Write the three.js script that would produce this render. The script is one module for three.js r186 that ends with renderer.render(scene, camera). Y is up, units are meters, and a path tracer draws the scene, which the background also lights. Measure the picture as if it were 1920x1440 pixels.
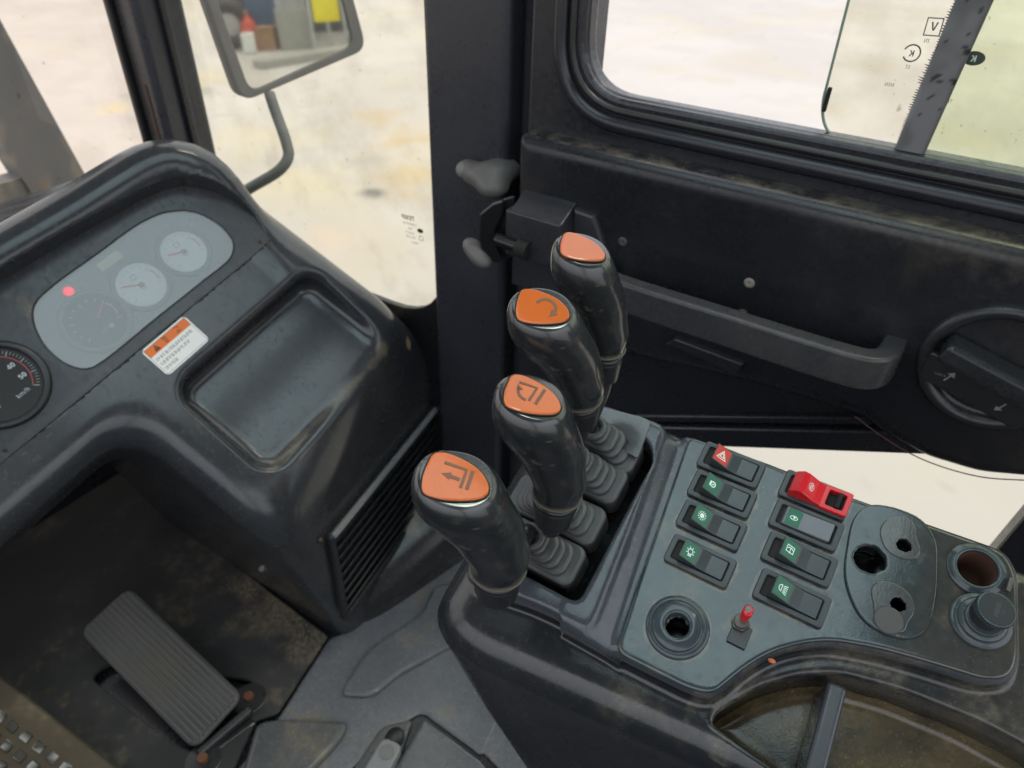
import * as THREE from 'three';
import { mergeGeometries } from 'three/addons/utils/BufferGeometryUtils.js';
import { RoundedBoxGeometry } from 'three/addons/geometries/RoundedBoxGeometry.js';

// ------------------------------------------------------------------ camera, sky, sun, exposure
const scene = new THREE.Scene();
const V = (x, y, z) => new THREE.Vector3(x, y, z);
const W = 1920, Hh = 1440, FP = 1331, EYE = V(0, 1.15, 0);
const cN = V(-60, 1780, 1331).normalize();                    // photo axes (right, down, forward): straight down
const cF = V(-2543, -958, 1331); cF.addScaledVector(cN, -cF.dot(cN)).normalize();   // straight ahead in the cab
const cL = V(0, 0, 0).crossVectors(cF, cN).normalize(); if (cL.x < 0) cL.negate();  // to the cab's right
const camR = V(cL.x, -cN.x, -cF.x), camD = V(cL.y, -cN.y, -cF.y), camF = V(cL.z, -cN.z, -cF.z);
const camera = new THREE.PerspectiveCamera(2 * Math.atan(720 / FP) * 180 / Math.PI, 4 / 3, 0.02, 400);
camera.position.copy(EYE);
camera.quaternion.setFromRotationMatrix(new THREE.Matrix4().makeBasis(camR, camD.clone().negate(), camF.clone().negate()));
camera.focus = 0.5; camera.userData.fStop = 9;
scene.add(camera);

const renderer = new THREE.WebGLRenderer({ antialias: true });
renderer.setSize(1024, 768);
renderer.toneMapping = THREE.LinearToneMapping;
renderer.toneMappingExposure = 1.85;
renderer.shadowMap.enabled = true;

{ // overcast sky
  const w = 256, h = 128, d = new Float32Array(w * h * 4);
  for (let j = 0; j < h; j++) for (let i = 0; i < w; i++) {
    const e = (j + 0.5) / h * Math.PI - Math.PI / 2, az = i / w * Math.PI * 2;
    const s = Math.sin(e), c = s > 0 ? 0.6 + 0.9 * s : 0.45;
    const cl = 1 + 0.06 * Math.sin(az * 3 + s * 5) * Math.cos(az * 2 - s * 3);
    const k = (j * w + i) * 4;
    d[k] = 0.97 * c * cl; d[k + 1] = 1.0 * c * cl; d[k + 2] = 1.05 * c * cl; d[k + 3] = 1;
  }
  const t = new THREE.DataTexture(d, w, h, THREE.RGBAFormat, THREE.FloatType);
  t.mapping = THREE.EquirectangularReflectionMapping; t.magFilter = t.minFilter = THREE.LinearFilter; t.needsUpdate = true;
  scene.background = t; scene.environment = t; scene.environmentIntensity = 1; scene.backgroundIntensity = 1;
}
const sun = new THREE.DirectionalLight(0xfff3e0, 0.7);
sun.position.set(3, 10, 2.5); sun.target.position.set(0.4, 0.6, -0.3);
sun.castShadow = true; sun.shadow.radius = 30; sun.shadow.mapSize.set(2048, 2048);
Object.assign(sun.shadow.camera, { left: -8, right: 8, top: 8, bottom: -8, near: 0.5, far: 40 });
sun.name = 'sun'; scene.add(sun, sun.target);

// ------------------------------------------------------------------ helpers
let seed = 7; const rnd = () => (seed = (seed * 1664525 + 1013904223) >>> 0) / 4294967296;
const hash = (x, y, z) => { let h = (x * 374761393 + y * 668265263 + z * 1442695041) | 0; h = Math.imul(h ^ (h >>> 13), 1274126177); return ((h ^ (h >>> 16)) >>> 0) / 4294967295; };
function noise(x, y, z) {
  const i = Math.floor(x), j = Math.floor(y), k = Math.floor(z); let u = x - i, v = y - j, w = z - k;
  u = u * u * (3 - 2 * u); v = v * v * (3 - 2 * v); w = w * w * (3 - 2 * w);
  const L = (a, b, t) => a + (b - a) * t;
  return L(L(L(hash(i, j, k), hash(i + 1, j, k), u), L(hash(i, j + 1, k), hash(i + 1, j + 1, k), u), v),
    L(L(hash(i, j, k + 1), hash(i + 1, j, k + 1), u), L(hash(i, j + 1, k + 1), hash(i + 1, j + 1, k + 1), u), v), w);
}
const fbm = (x, y, z, o = 4) => { let s = 0, a = 0.5, t = 0; for (let n = 0; n < o; n++) { s += a * noise(x, y, z); t += a; a *= 0.5; x *= 2.03; y *= 2.03; z *= 2.03; } return s / t; };
const sstep = (a, b, x) => { const t = Math.min(1, Math.max(0, (x - a) / (b - a))); return t * t * (3 - 2 * t); };
const mix = (a, b, t) => a + (b - a) * t;
const mix3 = (a, b, t) => [mix(a[0], b[0], t), mix(a[1], b[1], t), mix(a[2], b[2], t)];
const rayAt = (x, y) => camR.clone().multiplyScalar((x - 960) / FP).addScaledVector(camD, (y - 720) / FP).add(camF);
const at = (x, y, d) => EYE.clone().addScaledVector(rayAt(x, y), d);                      // a point seen at x, y of the photograph, d metres deep
function onPlane(x, y, p, n) { const r = rayAt(x, y); return EYE.clone().addScaledVector(r, p.clone().sub(EYE).dot(n) / r.dot(n)); }
class Frame {                                                                            // a plane with its own axes: x, y in it, z out of it
  constructor(o, ex, ez) { this.o = o; this.ez = ez.clone().normalize(); this.ex = ex.clone().addScaledVector(this.ez, -ex.dot(this.ez)).normalize(); this.ey = V().crossVectors(this.ez, this.ex); this.m = new THREE.Matrix4().makeBasis(this.ex, this.ey, this.ez).setPosition(o); }
  p(x, y, z = 0) { return V(x, y, z).applyMatrix4(this.m); }
  uv(px, py, off = 0) { const q = onPlane(px, py, this.o.clone().addScaledVector(this.ez, off), this.ez).sub(this.o); return new THREE.Vector2(q.dot(this.ex), q.dot(this.ey)); }
  poly(list, off = 0) { return list.map(([x, y]) => this.uv(x, y, off)); }
}
const used = {};
function numbered(n) { const k = used[n] = (used[n] ?? -1) + 1; return k ? `${n}_${String(k).padStart(3, '0')}` : n; }
function tag(o, label, category, group, kind) { if (label) o.userData.label = label; if (category) o.userData.category = category; if (group) o.userData.group = group; if (kind) o.userData.kind = kind; return o; }
function thing(name, label, category, pos = V(0, 0, 0), group) { const g = new THREE.Group(); g.name = numbered(name); g.position.copy(pos); scene.add(g); g.updateMatrixWorld(); return tag(g, label, category, group); }
// geo is given in world coordinates and is moved into the parent's axes
function part(name, geos, material, parent = scene) {
  let g = Array.isArray(geos) ? mergeGeometries(geos.map(norm)) : geos;
  if (parent !== scene) { parent.updateWorldMatrix(true, false); g = g.clone(); g.applyMatrix4(parent.matrixWorld.clone().invert()); }
  const m = new THREE.Mesh(g, material); m.name = numbered(name); m.castShadow = m.receiveShadow = true; parent.add(m); return m;
}
function norm(g) { g = g.index ? g.toNonIndexed() : g.clone(); for (const k of Object.keys(g.attributes)) if (!['position', 'normal', 'uv'].includes(k)) g.deleteAttribute(k); if (!g.attributes.uv) g.setAttribute('uv', new THREE.BufferAttribute(new Float32Array(g.attributes.position.count * 2), 2)); return g; }
function boxUV(g) {                                                                      // uv in metres, along the axis each face looks
  const q = g.index ? g.toNonIndexed() : g, p = q.attributes.position, uv = new Float32Array(p.count * 2), a = V(), b = V(), c = V(), n = V();
  for (let i = 0; i < p.count; i += 3) {
    a.fromBufferAttribute(p, i); b.fromBufferAttribute(p, i + 1); c.fromBufferAttribute(p, i + 2);
    n.copy(b).sub(a).cross(c.clone().sub(a)); const x = Math.abs(n.x), y = Math.abs(n.y), z = Math.abs(n.z);
    for (const [k, v] of [[0, a], [1, b], [2, c]]) { const [s, t] = y >= x && y >= z ? [v.x, v.z] : x >= z ? [v.z, v.y] : [v.x, v.y]; uv[(i + k) * 2] = s; uv[(i + k) * 2 + 1] = t; }
  }
  q.setAttribute('uv', new THREE.BufferAttribute(uv, 2)); return q;
}
function paint(g, fn) { const p = g.attributes.position, n = g.attributes.normal, c = new Float32Array(p.count * 3); for (let i = 0; i < p.count; i++) { const k = fn(p.getX(i), p.getY(i), p.getZ(i), n.getX(i), n.getY(i), n.getZ(i)); c[i * 3] = k[0]; c[i * 3 + 1] = k[1]; c[i * 3 + 2] = k[2]; } g.setAttribute('color', new THREE.BufferAttribute(c, 3)); return g; }
function extrude(pts, depth, bevel = 0, { holes = [], seg = 2, curve = 12 } = {}) {
  const s = pts instanceof THREE.Shape ? pts : new THREE.Shape(pts); s.holes.push(...holes.map(h => h instanceof THREE.Path ? h : new THREE.Path(h)));
  const g = new THREE.ExtrudeGeometry(s, { depth: Math.max(1e-4, depth - 2 * bevel), bevelEnabled: bevel > 0, bevelThickness: bevel, bevelSize: bevel, bevelOffset: -bevel, bevelSegments: seg, curveSegments: curve });
  if (bevel) g.translate(0, 0, bevel); return g;
}
function rrect(w, h, r, cx = 0, cy = 0, n = 6) { const o = []; for (const [sx, sy, a0] of [[1, 1, 0], [-1, 1, 90], [-1, -1, 180], [1, -1, 270]]) for (let k = 0; k <= n; k++) { const a = (a0 + 90 * k / n) * Math.PI / 180; o.push(new THREE.Vector2(cx + sx * (w / 2 - r) + r * Math.cos(a), cy + sy * (h / 2 - r) + r * Math.sin(a))); } return o; }
function circ(r, cx = 0, cy = 0, n = 32, wob = 0) { return Array.from({ length: n }, (_, k) => { const a = k / n * Math.PI * 2, q = r * (1 + wob * (Math.sin(a * 3 + 1) + 0.7 * Math.sin(a * 7 + 2)) + wob * 3.2 * (hash(k, n, 3) - 0.5)); return new THREE.Vector2(cx + q * Math.cos(a), cy + q * Math.sin(a)); }); }
function smooth(pts, n = 64, closed = true) { const c = new THREE.CatmullRomCurve3(pts.map(p => V(p.x, p.y, 0)), closed, 'centripetal'); return c.getSpacedPoints(n).slice(0, closed ? n : n + 1).map(p => new THREE.Vector2(p.x, p.y)); }
function roundPoly(pts, r, n = 5) {                                                     // polygon with each corner rounded
  const o = []; const m = pts.length;
  for (let i = 0; i < m; i++) {
    const p = pts[i], a = pts[(i + m - 1) % m].clone().sub(p), b = pts[(i + 1) % m].clone().sub(p), q = Math.min(Array.isArray(r) ? r[i] : r, a.length() * 0.49, b.length() * 0.49);
    a.setLength(q).add(p); b.setLength(q).add(p);
    for (let k = 0; k <= n; k++) { const t = k / n; o.push(new THREE.Vector2((1 - t) ** 2 * a.x + 2 * t * (1 - t) * p.x + t * t * b.x, (1 - t) ** 2 * a.y + 2 * t * (1 - t) * p.y + t * t * b.y)); }
  } return o;
}
const onF = (g, f, z = 0) => g.translate(0, 0, z).applyMatrix4(f.m);                     // geometry made in a frame's axes
const lathe = (prof, n = 32) => new THREE.LatheGeometry(prof.map(([r, y]) => new THREE.Vector2(r, y)), n).rotateX(Math.PI / 2); // axis along z
const tube = (pts, r, n = 40, m = 12, closed = false) => new THREE.TubeGeometry(new THREE.CatmullRomCurve3(pts, closed, 'centripetal'), n, r, m, closed);
const bar = (a, b, r, m = 14) => { const d = b.clone().sub(a); return new THREE.CylinderGeometry(r, r, d.length(), m).applyQuaternion(new THREE.Quaternion().setFromUnitVectors(V(0, 1, 0), d.clone().normalize())).translate((a.x + b.x) / 2, (a.y + b.y) / 2, (a.z + b.z) / 2); };
const box = (x0, x1, y0, y1, z0, z1, r = 0.004) => new RoundedBoxGeometry(x1 - x0, y1 - y0, z1 - z0, 3, Math.min(r, (x1 - x0) / 2.01, (y1 - y0) / 2.01, (z1 - z0) / 2.01)).translate((x0 + x1) / 2, (y0 + y1) / 2, (z0 + z1) / 2);

// signed distances and their mesher
const smax = (a, b, k) => { const h = Math.max(k - Math.abs(a - b), 0) / k; return Math.max(a, b) + h * h * k * 0.25; };
const smin = (a, b, k) => -smax(-a, -b, k);
function sdPoly(pts) {
  const n = pts.length, X = pts.map(p => p.x), Y = pts.map(p => p.y);
  return (x, y) => {
    let d = 1e9, s = 1;
    for (let i = 0, j = n - 1; i < n; j = i++) {
      const ex = X[j] - X[i], ey = Y[j] - Y[i], wx = x - X[i], wy = y - Y[i], t = Math.min(1, Math.max(0, (wx * ex + wy * ey) / (ex * ex + ey * ey))), bx = wx - ex * t, by = wy - ey * t;
      const q = bx * bx + by * by; if (q < d) d = q;
      const c1 = y >= Y[i], c2 = y < Y[j], c3 = ex * wy > ey * wx; if ((c1 && c2 && c3) || (!c1 && !c2 && !c3)) s = -s;
    }
    return s * Math.sqrt(d);
  };
}
const sdRect = (x, y, cx, cy, hw, hh, r) => { const qx = Math.abs(x - cx) - hw + r, qy = Math.abs(y - cy) - hh + r; return Math.min(Math.max(qx, qy), 0) + Math.hypot(Math.max(qx, 0), Math.max(qy, 0)) - r; };
function meshSDF(f, mn, mx, h, color) {
  const B = 6, nx = Math.ceil((mx[0] - mn[0]) / h / B) * B + 1, ny = Math.ceil((mx[1] - mn[1]) / h / B) * B + 1, nz = Math.ceil((mx[2] - mn[2]) / h / B) * B + 1;
  const v = new Float32Array(nx * ny * nz).fill(9), id = (i, j, k) => (k * ny + j) * nx + i, done = new Uint8Array(nx * ny * nz);
  const hd = B * h * 0.5 * 1.7321 * 1.6 + h;
  const boxes = [];
  for (let k = 0; k < nz - 1; k += B) for (let j = 0; j < ny - 1; j += B) for (let i = 0; i < nx - 1; i += B) {
    const d = f(mn[0] + (i + B / 2) * h, mn[1] + (j + B / 2) * h, mn[2] + (k + B / 2) * h);
    if (Math.abs(d) > hd) { for (let c = 0; c <= B; c++) for (let b = 0; b <= B; b++) for (let a = 0; a <= B; a++) { const q = id(i + a, j + b, k + c); if (!done[q]) v[q] = d; } continue; }
    boxes.push(i, j, k);
    for (let c = 0; c <= B; c++) for (let b = 0; b <= B; b++) for (let a = 0; a <= B; a++) { const q = id(i + a, j + b, k + c); if (!done[q]) { done[q] = 1; v[q] = f(mn[0] + (i + a) * h, mn[1] + (j + b) * h, mn[2] + (k + c) * h); } }
  }
  const cell = new Int32Array(nx * ny * nz).fill(-1), P = [], N = [];
  const C = [0, 1, nx, nx + 1, nx * ny, nx * ny + 1, nx * ny + nx, nx * ny + nx + 1];
  const E = [[0, 1], [2, 3], [4, 5], [6, 7], [0, 2], [1, 3], [4, 6], [5, 7], [0, 4], [1, 5], [2, 6], [3, 7]];
  const grad = (x, y, z, e) => { const a = f(x + e, y - e, z - e), b = f(x - e, y - e, z + e), c = f(x - e, y + e, z - e), d = f(x + e, y + e, z + e); const g = [a - b - c + d, -a - b + c + d, -a + b - c + d], l = Math.hypot(...g) || 1; return [g[0] / l, g[1] / l, g[2] / l, l / (4 * e)]; };
  for (let q = 0; q < boxes.length; q += 3) for (let k = boxes[q + 2]; k < boxes[q + 2] + B; k++) for (let j = boxes[q + 1]; j < boxes[q + 1] + B; j++) for (let i = boxes[q]; i < boxes[q] + B; i++) {
    const o = id(i, j, k); let m = 0; for (let c = 0; c < 8; c++) if (v[o + C[c]] < 0) m++;
    if (!m || m === 8) continue;
    let x = 0, y = 0, z = 0, n = 0;
    for (const [a, b] of E) { const va = v[o + C[a]], vb = v[o + C[b]]; if ((va < 0) === (vb < 0)) continue; const t = va / (va - vb); x += (a & 1) + ((b & 1) - (a & 1)) * t; y += ((a >> 1) & 1) + (((b >> 1) & 1) - ((a >> 1) & 1)) * t; z += (a >> 2) + ((b >> 2) - (a >> 2)) * t; n++; }
    x = mn[0] + (i + x / n) * h; y = mn[1] + (j + y / n) * h; z = mn[2] + (k + z / n) * h;
    let g = grad(x, y, z, h * 0.35); const d = Math.max(-h * 0.5, Math.min(h * 0.5, f(x, y, z))); x -= g[0] * d; y -= g[1] * d; z -= g[2] * d;
    g = grad(x, y, z, h * 0.5);
    cell[o] = P.length / 3; P.push(x, y, z); N.push(g[0], g[1], g[2]);
  }
  const I = [];
  const quad = (a, b, c, d, flip) => { if (a < 0 || b < 0 || c < 0 || d < 0) return; flip ? I.push(a, c, b, a, d, c) : I.push(a, b, c, a, c, d); };
  for (let q = 0; q < boxes.length; q += 3) for (let k = boxes[q + 2]; k < boxes[q + 2] + B; k++) for (let j = boxes[q + 1]; j < boxes[q + 1] + B; j++) for (let i = boxes[q]; i < boxes[q] + B; i++) {
    const o = id(i, j, k), s = v[o] < 0;
    if (j > 0 && k > 0 && s !== (v[o + 1] < 0)) quad(cell[o], cell[o - nx], cell[o - nx - nx * ny], cell[o - nx * ny], s);
    if (i > 0 && k > 0 && s !== (v[o + nx] < 0)) quad(cell[o], cell[o - nx * ny], cell[o - 1 - nx * ny], cell[o - 1], s);
    if (i > 0 && j > 0 && s !== (v[o + nx * ny] < 0)) quad(cell[o], cell[o - 1], cell[o - 1 - nx], cell[o - nx], s);
  }
  // keep outward winding
  for (let t = 0; t < I.length; t += 3) {
    const [a, b, c] = [I[t] * 3, I[t + 1] * 3, I[t + 2] * 3], ux = P[b] - P[a], uy = P[b + 1] - P[a + 1], uz = P[b + 2] - P[a + 2], wx = P[c] - P[a], wy = P[c + 1] - P[a + 1], wz = P[c + 2] - P[a + 2];
    const gx = uy * wz - uz * wy, gy = uz * wx - ux * wz, gz = ux * wy - uy * wx;
    if (gx * (N[a] + N[b] + N[c]) + gy * (N[a + 1] + N[b + 1] + N[c + 1]) + gz * (N[a + 2] + N[b + 2] + N[c + 2]) < 0) { const q = I[t + 1]; I[t + 1] = I[t + 2]; I[t + 2] = q; }
  }
  let g = new THREE.BufferGeometry();
  g.setAttribute('position', new THREE.Float32BufferAttribute(P, 3)); g.setAttribute('normal', new THREE.Float32BufferAttribute(N, 3)); g.setIndex(I);
  if (color) paint(g, color);
  return boxUV(g);
}
function sheet(pts, z0, z1, h, bev = 0.003, holes = []) {                                // a plate of uneven outline with small faces, so that dirt can lie on it
  const sd = sdPoly(pts), hs = holes.map(sdPoly), xs = pts.map(p => p.x), ys = pts.map(p => p.y), m = 0.008, zm = (z0 + z1) / 2, hz = (z1 - z0) / 2;
  return meshSDF((x, y, z) => { let d = smax(sd(x, y), Math.abs(z - zm) - hz, bev * 2); for (const q of hs) d = smax(d, -q(x, y), bev); return d; }, [Math.min(...xs) - m, Math.min(...ys) - m, z0 - h * 2], [Math.max(...xs) + m, Math.max(...ys) + m, z1 + h * 2], h);
}
function loft(sections, seg = 40) {                                                     // sections: [centre x, y, centre z, half x, half z, exponent]
  const P = [], U = [], I = [], n = sections.length;
  sections.forEach(([cx, y, cz, rx, rz, e = 2, tilt = 0, tz = 0], j) => { for (let i = 0; i <= seg; i++) { const a = i / seg * Math.PI * 2, c = Math.cos(a), s = Math.sin(a), dx = Math.sign(c) * Math.abs(c) ** (2 / e) * rx; const dz = Math.sign(s) * Math.abs(s) ** (2 / e) * rz; P.push(cx + dx, y + dx * tilt + dz * tz, cz + dz); U.push(i / seg * 0.14, y); } });
  for (let j = 0; j < n - 1; j++) for (let i = 0; i < seg; i++) { const a = j * (seg + 1) + i, b = a + seg + 1; I.push(a, b, a + 1, b, b + 1, a + 1); }
  const g = new THREE.BufferGeometry(); g.setAttribute('position', new THREE.Float32BufferAttribute(P, 3)); g.setAttribute('uv', new THREE.Float32BufferAttribute(U, 2)); g.setIndex(I); g.computeVertexNormals();
  const N = g.attributes.normal; for (let j = 0; j < n; j++) { const a = j * (seg + 1), b = a + seg, x = N.getX(a) + N.getX(b), y = N.getY(a) + N.getY(b), z = N.getZ(a) + N.getZ(b), l = Math.hypot(x, y, z) || 1; N.setXYZ(a, x / l, y / l, z / l); N.setXYZ(b, x / l, y / l, z / l); }
  return g;
}

// ------------------------------------------------------------------ textures and materials
function dataTex(n, fn, srgb = false) {
  const d = new Uint8Array(n * n * 4);
  for (let j = 0; j < n; j++) for (let i = 0; i < n; i++) { const c = fn(i / n, j / n, i, j), k = (j * n + i) * 4; const [r, g, b] = Array.isArray(c) ? c : [c, c, c]; d[k] = r * 255; d[k + 1] = g * 255; d[k + 2] = b * 255; d[k + 3] = 255; }
  const t = new THREE.DataTexture(d, n, n); t.wrapS = t.wrapT = THREE.RepeatWrapping; t.magFilter = THREE.LinearFilter; t.minFilter = THREE.LinearMipmapLinearFilter; t.generateMipmaps = true; t.needsUpdate = true; if (srgb) t.colorSpace = THREE.SRGBColorSpace; return t;
}
function tnoise(u, v, f, z, o = 4) {                                                    // tileable
  let s = 0, a = 0.5, t = 0;
  for (let n = 0; n < o; n++) { const x = u * f, y = v * f, i = Math.floor(x), j = Math.floor(y); let p = x - i, q = y - j; p = p * p * (3 - 2 * p); q = q * q * (3 - 2 * q); const i1 = (i + 1) % f, j1 = (j + 1) % f; s += a * ((hash(i, j, z) * (1 - p) + hash(i1, j, z) * p) * (1 - q) + (hash(i, j1, z) * (1 - p) + hash(i1, j1, z) * p) * q); t += a; a *= 0.55; f *= 2; z += 11; }
  return s / t;
}
const grainT = dataTex(512, (u, v) => 0.25 * tnoise(u, v, 24, 1, 3) + 0.75 * tnoise(u, v, 150, 5, 1)); grainT.repeat.set(8, 8);            // 12.5 cm tile
const roughT = dataTex(512, (u, v) => { const a = tnoise(u, v, 5, 3, 5), b = tnoise(u, v, 90, 9, 2); return Math.min(1, 0.62 + 0.5 * (a - 0.5) + 0.28 * (b - 0.5) + (b > 0.72 ? 0.2 : 0)); }); roughT.repeat.set(3, 3);
const rough2 = dataTex(512, (u, v) => Math.min(1, 0.75 + 0.6 * (tnoise(u, v, 7, 31, 5) - 0.5))); rough2.repeat.set(6, 6);
const speckT = dataTex(512, (u, v) => { const b = tnoise(u, v, 120, 19, 2), c = tnoise(u, v, 6, 23, 4); const s = sstep(0.70, 0.8, b) * sstep(0.4, 0.65, c); return [mix(0.82 + 0.18 * c, 1, s), mix(0.82 + 0.18 * c, 0.97, s), mix(0.82 + 0.18 * c, 0.9, s)]; }); speckT.repeat.set(4, 4);
const speck2 = dataTex(1024, (u, v) => { const b = tnoise(u, v, 230, 19, 2), c = tnoise(u, v, 6, 23, 4), e = tnoise(u, v, 40, 77, 4); const s = sstep(0.74, 0.86, b) * sstep(0.42, 0.7, c) * 0.9; const m = 0.4 * (0.82 + 0.36 * e); return [mix(m, 1, s), mix(m, 0.96, s), mix(m, 0.86, s)]; }); speck2.repeat.set(4, 4);
{ const d = speck2.image.data; for (let k = 0; k < 260; k++) { let x = rnd() * 1024, y = rnd() * 1024; const a = rnd() * 6.3, l = 8 + rnd() * rnd() * 90, b = 0.5 + rnd() * 0.35, cv = (rnd() - 0.5) * 0.02; for (let i = 0, t = a; i < l; i++) { x += Math.cos(t); y += Math.sin(t); t += cv; const q = (((y | 0) & 1023) * 1024 + ((x | 0) & 1023)) * 4; for (let c = 0; c < 3; c++) d[q + c] = Math.max(d[q + c], b * 255 * (1 - 0.5 * i / l)); } } }
const LIFT = [2.5, 2.5, 2.5];
const lin = c => new THREE.Color().setRGB(...c);
const std = (color, roughness, o = {}) => new THREE.MeshPhysicalMaterial({ color: lin(color), roughness, metalness: 0, ...o });
const WHITE = [1, 1, 1];
const M = {
  mould: std(LIFT, 0.31, { vertexColors: true, roughnessMap: roughT, bumpMap: grainT, bumpScale: 0.00004, map: speck2 }),
  plastic: std([0.05, 0.055, 0.0625], 0.5, { roughnessMap: roughT, bumpMap: grainT, bumpScale: 0.00003, map: speck2 }),
  panel: std([0.10, 0.135, 0.15], 0.32, { roughnessMap: roughT, bumpMap: grainT, bumpScale: 0.00002, map: speck2 }),
  panelV: std(LIFT, 0.24, { ior: 1.6, vertexColors: true, roughnessMap: roughT, bumpMap: grainT, bumpScale: 0.00002, map: speck2 }),
  paint: std([0.016, 0.017, 0.023], 0.45, { roughnessMap: roughT, bumpMap: grainT, bumpScale: 0.00002 }),
  paintV: std(LIFT, 0.5, { vertexColors: true, map: speck2, roughnessMap: roughT, bumpMap: grainT, bumpScale: 0.00002 }),
  seal: std([0.014, 0.014, 0.015], 0.5, { roughnessMap: rough2 }),
  trim: std(LIFT, 0.46, { map: speck2, specularIntensity: 0.8, vertexColors: true, roughnessMap: roughT, bumpMap: grainT, bumpScale: 0.00004 }),
  grip: std(WHITE, 0.34, { clearcoat: 0.7, clearcoatRoughness: 0.14, vertexColors: true, roughnessMap: rough2, bumpMap: grainT, bumpScale: 0.00003 }),
  collar: std([0.02, 0.022, 0.024], 0.45, { roughnessMap: rough2 }),
  boot: std([0.075, 0.077, 0.08], 0.6, { roughnessMap: roughT, map: speckT }),
  orange: std([0.58, 0.13, 0.027], 0.14, { roughnessMap: rough2 }),
  symbol: std([0.16, 0.07, 0.035], 0.6),
  steel: std([0.32, 0.3, 0.28], 0.4, { metalness: 0.9, roughnessMap: rough2 }),
  darkSteel: std([0.05, 0.05, 0.052], 0.4, { metalness: 0.5, roughnessMap: rough2 }),
  rust: std([0.15, 0.062, 0.03], 0.85, { map: speckT }),
  rubber: std([0.018, 0.018, 0.019], 0.75, { roughnessMap: roughT }),
  dusty: std([0.23, 0.2, 0.155], 0.95, { map: speckT }),
  greyRubber: std([0.2, 0.195, 0.19], 0.8, { map: speckT }),
  red: std([0.6, 0.012, 0.02], 0.35, { roughnessMap: rough2 }),
  black: std([0.006, 0.006, 0.006], 0.8),
  hole: std([0.004, 0.004, 0.004], 0.95),
  bezel: std([0.035, 0.042, 0.045], 0.5, { roughnessMap: rough2 }),
  rocker: std([0.045, 0.055, 0.058], 0.45, { roughnessMap: rough2 }),
  rockerGrey: std([0.13, 0.14, 0.155], 0.5, { roughnessMap: rough2 }),
  headliner: std([0.22, 0.215, 0.21], 0.9),
  beam: std(WHITE, 0.75, { vertexColors: true }),
  mirrorCase: std([0.05, 0.052, 0.056], 0.7),
  mirror: std([0.75, 0.78, 0.76], 0.03, { metalness: 1 }),
};
const dirtT = dataTex(1024, (u, v) => { const a = tnoise(u, v, 4, 41, 5), b = tnoise(u, v, 18, 43, 4), c = tnoise(u, v, 200, 47, 2), e = tnoise(u, v, 60, 53, 2); let k = 1 - 0.15 * sstep(0.42, 0.75, a * 0.6 + b * 0.4); const s = sstep(0.84, 0.92, c) * sstep(0.5, 0.65, b) * 0.4 + sstep(0.88, 0.95, e) * 0.35; k *= 1 - s; return [k, k * (0.985 - 0.05 * (1 - k)), k * (0.96 - 0.16 * (1 - k))]; }); dirtT.repeat.set(1.7, 1.7);
const glass = (tint, rough = 0.0) => new THREE.MeshPhysicalMaterial({ color: lin(tint), transmission: 1, thickness: 0, roughness: rough, ior: 1.5 });
const gClear = glass([0.95, 0.965, 0.88]), gGreen = glass([0.86, 0.95, 0.78]), gFront = glass([0.98, 0.94, 0.9]), gLens = glass([0.8, 0.82, 0.84], 0.05); for (const g of [gClear, gFront]) g.map = dirtT;

function canvasTex(w, h, draw) { const c = document.createElement('canvas'); c.width = w; c.height = h; const x = c.getContext('2d'); draw(x, w, h); const t = new THREE.CanvasTexture(c); t.colorSpace = THREE.SRGBColorSpace; return t; }
const printMat = (t, o = {}) => new THREE.MeshStandardMaterial({ map: t, roughness: 0.5, ...o });

// dust and wear carried by the moulded surfaces
const TAN = [0.2, 0.165, 0.11];
function wear(base, amount, sc = 1) {
  return (x, y, z, nx, ny) => {
    const a = fbm(x * 9 * sc, y * 9 * sc, z * 9 * sc, 4), b = fbm(x * 60 * sc + 7, y * 60 * sc, z * 60 * sc, 3), c = noise(x * 420, y * 420, z * 420);
    let k = mix3(base, [base[0] * 1.5, base[1] * 1.45, base[2] * 1.35], sstep(0.4, 0.75, a) * 0.7);
    const d = sstep(0.55, 0.8, 0.6 * a + 0.4 * b) * amount * (0.55 + 0.9 * c);
    return mix3(k, TAN, Math.min(1, d));
  };
}

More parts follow.
